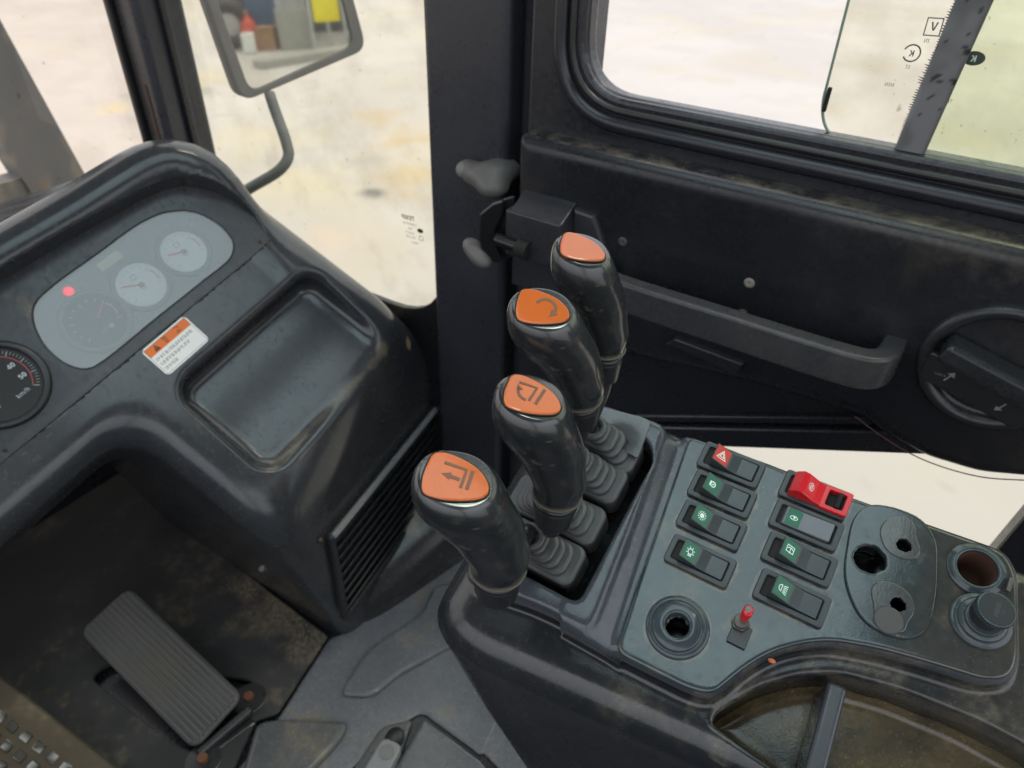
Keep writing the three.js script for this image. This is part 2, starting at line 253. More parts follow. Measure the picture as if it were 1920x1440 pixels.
// ------------------------------------------------------------------ ground outside
const GY = -1.0;
{
  const n = 420, g = new THREE.PlaneGeometry(2, 2, n, n).rotateX(-Math.PI / 2), p = g.attributes.position;
  for (let i = 0; i < p.count; i++) { const w = s => Math.sign(s) * (Math.abs(s) * 9 + Math.abs(s) ** 6 * 110); p.setXYZ(i, 2 + w(p.getX(i)), GY, -3 + w(p.getZ(i))); }
  const gp = (x, y) => { const q = onPlane(x, y, V(0, GY, 0), V(0, 1, 0)); return [q.x, q.z]; };
  const spots = [[...gp(770, 260), 0.5, [0.36, 0.27, 0.16], 0.8], [...gp(720, 225), 0.34, [0.34, 0.265, 0.17], 0.7], [...gp(790, 330), 0.4, [0.38, 0.29, 0.16], 0.7], [...gp(700, 360), 0.11, [0.10, 0.10, 0.10], 0.9], [...gp(685, 300), 0.22, [0.24, 0.23, 0.21], 0.4], [...gp(335, 170), 0.5, [0.17, 0.16, 0.135], 0.8], [...gp(350, 220), 0.5, [0.22, 0.2, 0.17], 0.7], [...gp(480, 260), 0.7, [0.40, 0.34, 0.22], 0.5], [...gp(370, 150), 0.5, [0.40, 0.33, 0.2], 0.5], [...gp(215, 200), 0.28, [0.5, 0.4, 0.2], 0.55], [...gp(560, 340), 0.4, [0.42, 0.37, 0.24], 0.45], [...gp(620, 450), 0.25, [0.42, 0.32, 0.24], 0.5], [...gp(1640, 80), 0.25, [0.25, 0.24, 0.22], 0.35], [...gp(1590, 120), 0.25, [0.27, 0.25, 0.23], 0.3], [...gp(1420, 30), 0.4, [0.33, 0.27, 0.2], 0.25], [...gp(1620, 910), 0.04, [0.1, 0.1, 0.1], 0.5]];  // stains; the large dark grey-brown ones paint a shadow area on the yard
  g.computeVertexNormals();
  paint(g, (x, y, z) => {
    const a = fbm(x * 0.8, z * 0.8, 3, 5), b = fbm(x * 5, z * 5, 8, 4);
    let k = mix3([0.335, 0.302, 0.276], [0.37, 0.336, 0.31], sstep(0.3, 0.7, a)); k = mix3(k, [0.24, 0.225, 0.2], sstep(0.55, 0.75, fbm(x * 2.2 + 3, z * 2.2, 17, 5)) * 0.16); k = mix3(k, [0.36, 0.31, 0.23], sstep(0.52, 0.75, fbm(x * 1.4 + 9, z * 1.4, 5, 4)) * 0.4);
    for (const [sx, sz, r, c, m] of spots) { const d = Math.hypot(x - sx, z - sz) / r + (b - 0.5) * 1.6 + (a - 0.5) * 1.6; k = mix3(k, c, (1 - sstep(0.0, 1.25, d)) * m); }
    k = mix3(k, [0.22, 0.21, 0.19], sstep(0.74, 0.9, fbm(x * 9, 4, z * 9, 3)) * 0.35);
    return k;
  });
  const pm = std(WHITE, 0.95, { vertexColors: true });
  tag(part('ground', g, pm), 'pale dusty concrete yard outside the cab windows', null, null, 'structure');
  // a verge of grass, far corner
  const q = gp(-40, -30), gm = std([0.08, 0.1, 0.03], 0.9);
  const blade = new THREE.BufferGeometry(); blade.setAttribute('position', new THREE.Float32BufferAttribute([-0.012, 0, 0, 0.012, 0, 0, 0.0, 0.16, 0.03], 3)); blade.computeVertexNormals();
  const im = new THREE.InstancedMesh(blade, gm, 26000), o = new THREE.Object3D(); im.name = numbered('grass_verge');
  for (let i = 0; i < 26000; i++) { const u = rnd(), w = rnd(); o.position.set(q[0] - 3.2 + u * 6, GY, q[1] - 2.9 + w * 3.2 + (u - 0.5) * -2.4 + 0.2 * Math.sin(u * 30)); o.rotation.set(rnd() - 0.5, rnd() * 6.3, 0); o.scale.setScalar(0.7 + rnd() * 0.9); o.updateMatrix(); im.setMatrixAt(i, o.matrix); im.setColorAt(i, new THREE.Color().setRGB(0.7 + rnd() * 0.8, 0.8 + rnd() * 0.6, 0.5 + rnd() * 0.5)); }
  scene.add(im); tag(im, 'green grass verge at the far edge of the concrete yard', 'grass', null, 'stuff');
}

// ------------------------------------------------------------------ cab shell
{
  const dirty = wear([0.024, 0.026, 0.033], 0.5);
  const roof = thing('cab_roof', 'pale lined cab roof with a hatch above the driver', 'cab roof'); roof.userData.kind = 'structure';
  const hz = [new THREE.Vector2(-0.04, -0.58), new THREE.Vector2(0.66, -0.58), new THREE.Vector2(0.66, 0.16), new THREE.Vector2(-0.04, 0.16)];
  part('hatch_pane', new THREE.PlaneGeometry(0.76, 0.8).rotateX(-Math.PI / 2).translate(0.31, 1.775, -0.21), glass([0.8, 0.98, 0.98]), roof);
  part('headliner', onF(extrude([new THREE.Vector2(-0.72, -1.42), new THREE.Vector2(0.86, -1.42), new THREE.Vector2(0.86, 1.0), new THREE.Vector2(-0.72, 1.0)].map(p => new THREE.Vector2(p.x, -p.y)), 0.05, 0, { holes: [hz.map(p => new THREE.Vector2(p.x, -p.y)).reverse()] }), new Frame(V(0, 1.72, 0), V(1, 0, 0), V(0, 1, 0))), M.headliner, roof);
  // rear wall and left sill, behind the camera
  const rear = thing('cab_rear_wall', 'dark lower walls of the cab behind and ahead, with an unseen left one added to block light', 'wall'); rear.userData.kind = 'structure';
  part('wall_panel', box(-0.72, 0.86, -0.1, 0.72, 0.95, 1.0), M.paint, rear);
  for (const x of [-0.72, 0.78]) part('post', box(x, x + 0.08, 0.72, 1.72, 0.93, 1.0), M.paint, rear);
  part('post', box(-0.74, -0.66, -0.1, 1.72, -1.42, -1.34), M.paint, rear);
  part('wall_panel', box(-0.75, -0.67, 0.1, 0.72, -1.34, 0.95), M.paint, rear);  // left lower wall, unseen, added to block light reaching the footwell
  part('bulkhead', box(-0.66, 0.77, -0.1, 0.62, -1.43, -1.34), M.paint, rear);
  part('sill', box(-0.74, -0.66, -0.1, 0.1, -1.34, 0.95), M.paint, rear);
}

// ------------------------------------------------------------------ window pillars
{
  const dirt = wear([0.026, 0.028, 0.036], 0.35), pv = g => paint(boxUV(g), dirt);
  const a = thing('door_pillar', 'broad dark pillar between the front quarter window and the door', 'pillar', V(0.82, 0, -0.58));
  // front face toward the seat with a step beside the door
  part('post', pv(box(0.80, 0.9, -0.1, 1.72, -0.652, -0.515, 0.012)), M.paintV, a);
  part('rebate', pv(box(0.835, 0.9, -0.1, 1.72, -0.517, -0.43, 0.006)), M.paintV, a);
  part('flange', pv(box(0.825, 0.845, 0.1, 1.72, -0.5, -0.488, 0.004)), M.paintV, a);
  // corner filler below the quarter window
  const fx = new Frame(V(0.83, 0, 0), V(0, 0, 1), V(-1, 0, 0));
  const zt = p => new THREE.Vector2(p[0], p[1]);
  const win = roundPoly([[-1.235, 0.50], [-0.645, 0.50], [-0.645, 1.66], [-1.235, 1.66]].map(zt), [0.06, 0.12, 0.06, 0.06], 8);
  const q = thing('quarter_window_frame', 'dark sheet frame round the front quarter window with its rounded corner', 'window frame', V(0.83, 0, -0.95));
  part('frame_sheet', paint(boxUV(onF(extrude([[-1.36, -0.1], [-0.64, -0.1], [-0.64, 1.72], [-1.36, 1.72]].map(zt), 0.012, 0.002, { holes: [win.slice().reverse()] }), fx)), wear([0.014, 0.014, 0.016], 0.8)), M.paintV, q);
  const c = thing('corner_post', 'slim dark post at the front corner of the cab beyond the dash', 'pillar', V(0.82, 0, -1.28));
  part('post', pv(box(0.775, 0.875, -0.1, 1.72, -1.33, -1.245, 0.015)), M.paintV, c);
  part('seal_strip', boxUV(box(0.762, 0.776, 0.1, 1.72, -1.312, -1.297, 0.005)), M.seal, c);
  part('rust_streak', boxUV(box(0.7735, 0.7752, 0.55, 0.80, -1.275, -1.268, 0.0006)), std([0.07, 0.032, 0.018], 0.8), c);
  // quarter pane and its print
  const pane = thing('quarter_window_pane', 'dusty clear pane of the front quarter window with small print near its lower corner', 'window pane', V(0.838, 0, -0.95));
  part('pane', onF(new THREE.ShapeGeometry(new THREE.Shape([[-1.24, 0.48], [-0.642, 0.48], [-0.642, 1.68], [-1.24, 1.68]].map(zt))), new Frame(V(0.836, 0, 0), V(0, 0, 1), V(-1, 0, 0))), gClear, pane);
  const pf = new Frame(V(0.833, 0, 0), V(0, 0, 1), V(-1, 0, 0)), pc = pf.uv(770, 433);
  const pt = canvasTex(256, 256, (x, w, h) => { x.clearRect(0, 0, w, h); x.fillStyle = '#3a3f3a'; x.translate(w, 0); x.scale(-1, 1); x.font = 'bold 44px sans-serif'; x.fillText('TEMP', 80, 50); x.font = '22px sans-serif'; x.fillText('LAMINATED', 70, 85); x.fillText('AS2', 110, 118); x.fillText('M-43 ST', 100, 150); x.fillText('KSL 2007', 90, 180); x.fillText('SEOUL', 70, 218); x.beginPath(); x.ellipse(42, 112, 26, 16, 0, 0, 7); x.fill(); x.lineWidth = 4; x.strokeStyle = '#3a3f3a'; x.beginPath(); x.arc(42, 165, 17, 0, 7); x.stroke(); });
  part('print', onF(new THREE.PlaneGeometry(0.062, 0.062).rotateZ(0.08).translate(pc.x, pc.y, 0), pf), printMat(pt, { transparent: true, side: THREE.DoubleSide }), pane);
  const ws = thing('windshield', 'dusty front windscreen pane left of the corner post', 'windscreen', V(0, 0, -1.33));
  part('pane', new THREE.PlaneGeometry(1.44, 1.62).translate(0.055, 0.91, -1.31), gFront, ws);
}

// ------------------------------------------------------------------ floor
{
  const f = thing('cab_floor', 'dark scuffed metal cab floor around the dash pedestal', 'floor'); f.userData.kind = 'structure';
  const fl = wear([0.12, 0.128, 0.142], 1.2, 0.8), fd = wear([0.085, 0.088, 0.094], 0.9, 0.8), fm = wear([0.11, 0.117, 0.128], 1.1, 0.8);
  const X = (pts, off = 0) => pts.map(([x, y]) => { const q = onPlane(x, y, V(0, off, 0), V(0, 1, 0)); return new THREE.Vector2(q.x, -q.z); });
  const ff = new Frame(V(0, 0, 0), V(1, 0, 0), V(0, 1, 0));
  part('floor_pan', boxUV(box(-0.72, 0.9, -0.1, -0.006, -1.42, 1.0)), M.paint, f);
  const plate = (name, px, r, top, bev = 0.003, fn = fl) => part(name, paint(boxUV(onF(sheet(roundPoly(X(px, top), r, 6), -0.006, top, 0.0032, bev), ff)), fn), M.mouldFloor, f);
  M.mouldFloor = std(LIFT, 0.36, { map: speck2, specularIntensity: 0.8, vertexColors: true, roughnessMap: roughT, bumpMap: grainT, bumpScale: 0.0001 });
  // main plate that carries the ridges, then the separate plates with joints between them
  plate('floor_plate', [[660, 1180], [880, 940], [960, 1100], [960, 1300], [905, 1420], [790, 1335], [725, 1380], [640, 1460], [430, 1460], [520, 1346], [615, 1196]], 0.012, 0.0);
  plate('raised_panel', [[632, 1302], [690, 1215], [790, 1150], [815, 1095], [870, 1090], [900, 1180], [745, 1265], [700, 1305]], 0.02, 0.010, 0.004, fm);
  plate('floor_plate', [[795, 1346], [903, 1426], [960, 1500], [700, 1500]], 0.006, -0.001, 0.003, fm);
  plate('floor_plate', [[798, 1332], [850, 1250], [1080, 1200], [1120, 1560], [960, 1470], [906, 1412]], 0.006, -0.0005);
  plate('lower_cover', [[445, 1470], [480, 1352], [520, 1346], [655, 1350], [640, 1385], [560, 1470]], 0.016, 0.012, 0.005, fd);
  plate('lower_cover', [[640, 1470], [715, 1360], [775, 1345], [730, 1470]], 0.012, 0.006, 0.004, fd);
  // sloping tunnel side between pedestal and console
  part('tunnel_side', paint(boxUV(new THREE.BufferGeometry().copy(meshSDF((x, y, z) => smax(smax(y - 0.075 + (z + 0.68) * 0.35 - (x - 0.6) * 0.35, 0.5 - x, 0.05), z + 0.63 - (x - 0.5) * 0.25, 0.06), [0.45, -0.02, -1.0], [0.86, 0.3, -0.45], 0.006)), ), wear([0.03, 0.031, 0.034], 0.6)), M.mouldFloor, f);
  // grey catch lever lying on the floor
  const lf = thing('floor_catch', 'small grey metal catch lever lying on the floor plates at the bottom', 'catch', V(0.43, 0, -0.45));
  const c0 = onPlane(738, 1392, V(0, 0.02, 0), V(0, 1, 0)), c1 = onPlane(690, 1475, V(0, 0.02, 0), V(0, 1, 0)), dir = c1.clone().sub(c0).normalize();
  const lfF = new Frame(c0.clone().add(c1).multiplyScalar(0.5), dir, V(0, 1, 0)), ll = c0.distanceTo(c1);
  part('handle', boxUV(onF(extrude(rrect(ll, 0.036, 0.012), 0.018, 0.003), lfF, -0.012)), std([0.22, 0.225, 0.235], 0.5, { roughnessMap: rough2 }), lf);
  part('pivot', onF(lathe([[0, 0.002], [0.012, 0.002], [0.012, 0], [0.012, -0.01]], 24).translate(-ll / 2 + 0.02, 0, 0.006), lfF), M.greyRubber, lf);
  part('knob', onF(new THREE.SphereGeometry(0.017, 20, 14).scale(1.1, 0.9, 0.8).translate(-ll / 2 - 0.008, -0.004, -0.006), lfF), M.rubber, lf);
}
// rubber mat with a cut-out, and the pedals
{
  const ff = new Frame(V(0, 0.004, 0), V(1, 0, 0), V(0, 1, 0)), X = pts => pts.map(([x, y]) => { const q = onPlane(x, y, V(0, 0.012, 0), V(0, 1, 0)); return new THREE.Vector2(q.x, -q.z); });
  const mat = thing('floor_mat', 'black rubber floor mat with a cut-out round the ribbed pedal', 'mat', V(0.3, 0, -1.0));
  const mw = wear([0.034, 0.0345, 0.036], 0.4, 1.6), sp = onPlane(530, 1150, V(0, 0, 0), V(0, 1, 0));
  const mcol = (x, y, z, a, b, c) => mix3(mw(x, y, z, a, b, c), [0.2, 0.165, 0.115], sstep(1.0, 0.1, Math.hypot((x - sp.x - 0.01) / 0.12, (z - sp.z - 0.02) / 0.2) + 1.8 * (fbm(x * 22, 1, z * 22, 4) - 0.5)) * 0.9 * noise(x * 300, 2, z * 300));
  const hole = roundPoly(X([[168, 1270], [210, 1240], [470, 1275], [492, 1300], [470, 1340], [400, 1420], [330, 1400]]), 0.03, 5);
  part('mat_sheet', paint(boxUV(onF(sheet(roundPoly(X([[-60, 1010], [140, 885], [215, 880], [470, 1080], [615, 1192], [520, 1338], [480, 1350], [440, 1440], [-60, 1560]]), 0.006, 4), 0, 0.010, 0.0032, 0.003, [hole]), ff)), mcol), std(WHITE, 0.8, { specularIntensity: 0.4, vertexColors: true, bumpMap: grainT, bumpScale: 0.0002 }), mat);
  const ped = thing('accelerator_pedal', 'ribbed black rubber accelerator pedal on a hinged floor bracket', 'pedal', V(0.28, 0, -0.95));
  // tread plane: hinge end low at lower right, toe end raised
  const h0 = at(362, 1400, 1.098), h1 = at(456, 1312, 1.138), t0 = at(145, 1190, 1.185), t1 = at(242, 1094, 1.235);
  const ex = h0.clone().add(h1).sub(t0).sub(t1).normalize(), ey0 = t1.clone().add(h1).sub(t0).sub(h0).normalize(), ez = V().crossVectors(ex, ey0).normalize(); if (ez.y < 0) ez.negate();
  const pf = new Frame(h0.clone().add(h1).add(t0).add(t1).multiplyScalar(0.25), ex, ez);
  const len = (h0.distanceTo(t0) + h1.distanceTo(t1)) / 2, wid = (h0.distanceTo(h1) + t0.distanceTo(t1)) / 2;
  const rc = wear([0.075, 0.075, 0.077], 0.15), dq = pf.p(0.01, -0.005, 0);
  const pcol = (x, y, z, a, b, c) => mix3(rc(x, y, z, a, b, c), [0.13, 0.11, 0.065], sstep(1.0, 0.2, Math.hypot(x - dq.x, y - dq.y, z - dq.z) / 0.075 + 0.9 * (fbm(x * 40, y * 40, z * 40, 3) - 0.5)) * (0.35 + 0.6 * noise(x * 350, y * 350, z * 350)));
  const pm = std(WHITE, 0.8, { vertexColors: true });
  part('tread', paint(boxUV(onF(sheet(rrect(len, wid, 0.018), -0.012, 0, 0.0026, 0.003), pf)), pcol), pm, ped);
  const nr = 11; for (let k = 0; k < nr; k++) { const y = (k - (nr - 1) / 2) * wid / (nr + 0.6), inset = Math.abs(k - 5) > 4 ? 0.014 : 0.004; part('rib', paint(boxUV(onF(new RoundedBoxGeometry(len - 0.006 - inset, wid / (nr + 0.6) * 0.55, 0.006, 2, 0.0014).translate(0, y, 0.0008), pf)), pcol), pm, ped); }
  const bb = at(400, 1380, 1.30); bb.y = 0.03;
  const ha = at(375, 1412, 1.105), hb = at(470, 1330, 1.145);
  part('hinge_pin', bar(ha, hb, 0.008), M.darkSteel, ped);
  part('bracket', boxUV(onF(extrude(rrect(0.03, ha.distanceTo(hb) * 0.95, 0.006), 0.02, 0.003), new Frame(ha.clone().add(hb).multiplyScalar(0.5).add(V(0, -0.03, 0)), hb.clone().sub(ha).cross(V(0, 1, 0)), V(0, 1, 0)))), M.darkSteel, ped);
  for (const [x, y] of [[468, 1310], [382, 1426]]) {
    const q = onPlane(x, y, V(0, 0.012, 0), V(0, 1, 0)), bf = new Frame(q, V(1, 0, 0), V(0, 1, 0));
    part('flange', boxUV(onF(lathe([[0, 0.003], [0.026, 0.003], [0.029, 0], [0.029, -0.014]], 28), bf)), M.darkSteel, ped);
    part('bolt', onF(new THREE.CylinderGeometry(0.0085, 0.0085, 0.009, 6).rotateX(Math.PI / 2).translate(0, 0, 0.006), bf), M.rust, ped);
  }
  part('pedal_arm', bar(pf.p(-0.03, 0, -0.012), V(pf.o.x + 0.02, 0.0, pf.o.z - 0.02), 0.014), M.darkSteel, ped);
  // brake pedal in the bottom left corner, with a studded pad
  const br = thing('brake_pedal', 'dusty brown rubber pedal with worn raised studs in the bottom left corner', 'pedal', V(0.12, 0, -0.95));
  const b1 = at(190, 1440, 1.02), b2 = at(0, 1272, 1.08);
  const bex = b1.clone().sub(b2).normalize(), bez = V(-0.35, 0.86, 0.36); const bf = new Frame(b2, bex, bez);
  const bl = b1.distanceTo(b2);
  const bd = wear([0.07, 0.055, 0.038], 0.7), bm = std(WHITE, 0.9, { vertexColors: true });
  part('pad', paint(boxUV(onF(sheet(rrect(0.30, 0.2, 0.015, bl * 0.5, -0.1), -0.02, 0, 0.0028, 0.004), bf)), bd), bm, br);
  const studM = paint, wc = (x, y, z) => fbm(x * 140, y * 140, z * 140, 3) > 0.56 ? [0.36, 0.35, 0.33] : [0.05, 0.045, 0.038];
  const sM = std(WHITE, 0.7, { vertexColors: true });
  for (let j = 0; j < 5; j++) for (let i = 0; i < 11; i++) {
    const g = new RoundedBoxGeometry(0.0155, 0.0125, 0.006, 3, 0.002).toNonIndexed ? new RoundedBoxGeometry(0.0155, 0.0125, 0.006, 6, 0.002) : null;
    g.translate(0.012 + i * 0.0255 - bl * 0.1 + (j % 2) * 0.0128, -0.036 - j * 0.0225, 0.001).applyMatrix4(bf.m);
    part('stud', paint(boxUV(g), wc), sM, br);
  }
}

// ------------------------------------------------------------------ dashboard
const DF = new Frame(at(520, 870, 1.0), V(0.952, 0.3, 0.06), V(-0.261, 0.695, 0.67));    // x across, y uphill, z out of the slope
{
  const dash = thing('dashboard', 'black moulded dashboard with gauge cluster, hood and recessed tray on the right', 'dashboard', V(0.55, 0, -0.8));
  const { o, ex, ey, ez } = DF;
  const vdir = V(1749, 0, -322).normalize(), vn = V(-vdir.z, 0, vdir.x).negate(); if (vn.z < 0) vn.negate();     // face that carries the vent
  const V0 = onPlane(655, 1188, V(0, 0, 0), V(0, 1, 0));
  const ln = V(-1, -0.28, 0.0).normalize(), lp = V(0.352, 0.47, -0.7), rn = V(0.87, 0.36, -0.30).normalize(), rp = V(0.815, 0.57, -0.72);
  const panelOut = roundPoly([[-0.9, 0.238], [0.231, 0.2375]].map(p => new THREE.Vector2(...p)).concat(DF.poly([[500, 440], [478, 408], [448, 384], [410, 364], [375, 353], [340, 350], [305, 358], [262, 378], [130, 452], [0, 530]]), [new THREE.Vector2(-0.9, 0.405)]), 0.008, 3);
  const hood = [new THREE.Vector2(-0.9, 0.452), ...smooth(DF.poly([[0, 487], [140, 404], [220, 353], [265, 326], [300, 312], [335, 310], [372, 321], [408, 345], [445, 382], [482, 426], [515, 470], [545, 505]], 0.012), 26, false)];
  const sdHood = (u, q, w) => { let m = 1e9, f = 0; for (let i = 0; i < hood.length - 1; i++) { const a = hood[i], b = hood[i + 1], ax = u - a.x, ay = q - a.y, bx = b.x - a.x, by = b.y - a.y, t = Math.min(1, Math.max(0, (ax * bx + ay * by) / (bx * bx + by * by))), dd = Math.hypot(ax - bx * t, ay - by * t); if (dd < m) { m = dd; f = (i + t) / (hood.length - 1); } } return Math.hypot(m, Math.max(0, w - mix(0.010, -0.034, sstep(0.6, 1.0, f)))) - mix(0.036, 0.022, sstep(0.5, 1, f)); };
  const sPan = sdPoly(panelOut);
  const f = (x, y, z) => {
    const px = x - o.x, py = y - o.y, pz = z - o.z, u = px * ex.x + py * ex.y + pz * ex.z, q = px * ey.x + py * ey.y + pz * ey.z, w = px * ez.x + py * ez.y + pz * ez.z;
    // pedestal with the tray, and the long part under the gauges
    let p = (x - V0.x) * vn.x + (z - V0.z) * vn.z - 0.012;
    p = smax(p, (x - lp.x) * ln.x + (y - lp.y) * ln.y + (z - lp.z) * ln.z, 0.06);
    p = smax(p, (u + 0.145 * q + 0.35 * w - 0.306) / 1.07, 0.06);
    p = smax(p, -z - 1.16, 0.03);
    let c = smax(0.168 - q, -w - 0.14, 0.05); c = smax(c, u - 0.2, 0.05);
    let d = smax(w, smax(smin(p, c, 0.06), q - 0.44, 0.03), 0.046);
    d = smin(d, Math.max(sdHood(u, q, w), -w - 0.06), 0.022);
    // tray
    const depth = mix(0.018, 0.052, sstep(0.0, 0.17, q)); const t = smax(sdRect(u, q, 0.1165, 0.083, 0.135, 0.0875, 0.032), -w - depth, 0.022);
    d = smax(d, -t, 0.014);
    // gauge panel bed
    d = Math.max(d, -Math.max(sPan(u, q), -w - 0.006));
    return d;
  };
  const base = wear([0.034, 0.037, 0.043], 0.10, 0.7), scuff = DF.p(0.3, -0.05, -0.01), fp = DF.p(0.12, 0.003, -0.01);
  const col = (x, y, z, nx, ny, nz) => {
    let k = base(x, y, z, nx, ny, nz); const n = fbm(x * 50, y * 50, z * 50, 4), g = noise(x * 500, y * 500, z * 500);
    const px = x - o.x, py = y - o.y, pz = z - o.z, u = px * ex.x + py * ex.y + pz * ex.z, q = px * ey.x + py * ey.y + pz * ey.z, w = px * ez.x + py * ez.y + pz * ez.z;
    // dried mud along the tray's low edge, in its corner and on the right shoulder
    if (u > -0.02 && u < 0.26) k = mix3(k, [0.24, 0.2, 0.13], sstep(1, 0.2, Math.abs(q - 0.002) / 0.007 + (n - 0.5) * 2.4) * (w < -0.003 ? 0.4 : 0.05) * (0.3 + 0.7 * g));
    k = mix3(k, [0.24, 0.2, 0.13], sstep(1, 0.3, Math.hypot(u - 0.244, q - 0.008) / 0.016 + (n - 0.5) * 2) * 0.7 * (0.4 + 0.6 * g));
    for (const [a, b, r] of [[0.311, -0.025, 0.013], [0.313, -0.052, 0.012], [0.318, -0.07, 0.01]]) k = mix3(k, [0.42, 0.33, 0.19], sstep(1.0, 0.6, Math.hypot(u - a, (q - b) * 0.8, 0) / r + (n - 0.5) * 2.6) * 0.85 * (w < 0.01 && w > -0.09 ? 1 : 0));
    // smear on the face above the vent
    k = mix3(k, [0.13, 0.115, 0.085], sstep(1, 0.1, Math.hypot((u - 0.2) * 0.6, q + 0.055) / 0.035 + (n - 0.5) * 1.6) * 0.35 * g);
    return k;
  };
  part('dash_body', meshSDF(f, [-0.32, -0.02, -1.18], [0.92, 0.83, -0.58], 0.0042, col), M.mould, dash);
  // gauge panel
  const P = (l, off = 0) => DF.poly(l, off);
  const lens = smooth(P([[62, 600], [66, 570], [95, 540], [180, 478], [270, 415], [320, 397], [370, 400], [418, 428], [438, 458], [432, 484], [380, 528], [290, 600], [190, 680], [165, 692], [130, 686], [85, 650]]), 90);
  const pw = wear([0.036, 0.039, 0.046], 0.3);
  const pcol = (x, y, z, a, b, c) => { const px = x - o.x, py = y - o.y, pz = z - o.z, u = px * ex.x + py * ex.y + pz * ex.z, q = px * ey.x + py * ey.y + pz * ey.z; return mix3(pw(x, y, z, a, b, c), [0.2, 0.16, 0.09], sstep(1, 0.2, Math.hypot((u + 0.075), (q - 0.37)) / 0.035 + 2 * (fbm(x * 60, y * 60, z * 60, 3) - 0.5)) * 0.6 * noise(x * 400, y * 400, z * 400)); };
  const outline = panelOut.map(p => new THREE.Vector2(p.x, p.y)), oc = new THREE.Vector2(-0.3, 0.32); for (const p of outline) if (p.x > -0.8) { p.x += 0.0016; p.y += p.y < 0.25 ? -0.0018 : 0.0016; }
  const pl = part('gauge_panel', paint(boxUV(onF(extrude(outline, 0.006, 0.0012, { holes: [lens.slice().reverse()] }), DF, -0.0046)), pcol), M.trim, dash);
  part('cluster_back', onF(new THREE.ShapeGeometry(new THREE.Shape(lens)), DF, -0.0052), std([0.09, 0.096, 0.105], 0.55, { roughnessMap: roughT }), dash);
  // gauges
  const gauge = (px, py, r, face, needleA, bright) => {
    const c = DF.uv(px, py), t = canvasTex(256, 256, (x, w) => {
      x.fillStyle = face; x.fillRect(0, 0, w, w); x.strokeStyle = bright ? '#8a9396' : '#9aa'; x.fillStyle = x.strokeStyle; x.lineWidth = 3;
      for (let k = 0; k <= 12; k++) { const a = (150 + k * 20) * Math.PI / 180; x.beginPath(); x.moveTo(128 + 108 * Math.cos(a), 128 + 108 * Math.sin(a)); x.lineTo(128 + (k % 3 ? 96 : 86) * Math.cos(a), 128 + (k % 3 ? 96 : 86) * Math.sin(a)); x.stroke(); }
      x.lineWidth = 7; x.strokeStyle = '#c97f80'; x.beginPath(); x.arc(128, 128, 98, -0.4, 0.35); x.stroke(); x.strokeStyle = '#8a9396'; x.lineWidth = 4; if (bright) { x.strokeRect(112, 60, 30, 24); x.beginPath(); x.arc(128, 140, 14, 0, 7); x.stroke(); } else { x.font = '18px sans-serif'; x.fillText('x100', 108, 190); x.beginPath(); x.arc(160, 185, 12, 0, 7); x.fill(); }
    });
    const G = part('gauge', onF(lathe([[r, 0.0005], [r * 1.02, 0.004], [r * 1.1, 0.0052], [r * 1.2, 0.004], [r * 1.24, 0]], 40).translate(c.x, c.y, 0), DF, -0.005), M.bezelGauge, dash);
    const sub = (n, g, m) => part(n, g, m, G);
    sub('face', onF(new THREE.CircleGeometry(r, 40).translate(c.x, c.y, 0), DF, -0.0046), printMat(t, { roughness: 0.6 }));
    sub('needle', onF(extrude(rrect(r * 0.85, 0.0018, 0.0005, r * 0.3, 0), 0.0006).rotateZ(needleA).translate(c.x, c.y, 0), DF, -0.003), M.red);
    sub('hub', onF(lathe([[0, 0.003], [0.003, 0.0028], [0.0038, 0]], 16).translate(c.x, c.y, 0), DF, -0.0042), bright ? M.greyRubber : M.black);
  };
  M.bezelGauge = std([0.1, 0.11, 0.125], 0.5);
  gauge(345, 470, 0.0305, '#dde3e3', 2.75, true); gauge(265, 532, 0.0315, '#d8dfe0', 2.6, true); gauge(180, 600, 0.036, '#262b33', 0.5, false);
  const lc = DF.uv(206, 487); part('status_display', onF(extrude(rrect(0.034, 0.012, 0.002, lc.x, lc.y), 0.001), DF, -0.0045), std([0.42, 0.46, 0.33], 0.5), dash);
  const wl = DF.uv(128, 544); part('warning_lamp', onF(lathe([[0, 0.003], [0.004, 0.0026], [0.0062, 0.001], [0.0066, 0]], 24).translate(wl.x, wl.y, 0), DF, -0.0048), new THREE.MeshStandardMaterial({ color: lin([0.7, 0.01, 0.03]), emissive: lin([1, 0.012, 0.045]), emissiveIntensity: 0.7, roughness: 0.4 }), dash);
  part('cluster_lens', onF(new THREE.ShapeGeometry(new THREE.Shape(lens)), DF, 0.0012), new THREE.MeshPhysicalMaterial({ color: lin([0.6, 0.605, 0.61]), transmission: 0.86, thickness: 0, roughness: 0.05, ior: 1.75 }), dash);
  part('lens_rim', onF(tube(lens.map(p => V(p.x, p.y, 0.0)), 0.0016, 160, 8, true), DF, 0.0004), M.seal, dash);
  for (const [x, y] of [[347, 358], [487, 455], [10, 845]]) { const c = DF.uv(x, y); part('screw', onF(lathe([[0, 0.0012], [0.0028, 0.0012], [0.0042, 0.0004], [0.0044, -0.001]], 18).translate(c.x, c.y, 0), DF, 0.0002), M.rustScrew ??= std([0.09, 0.065, 0.045], 0.6, { metalness: 0.5 }), dash); }
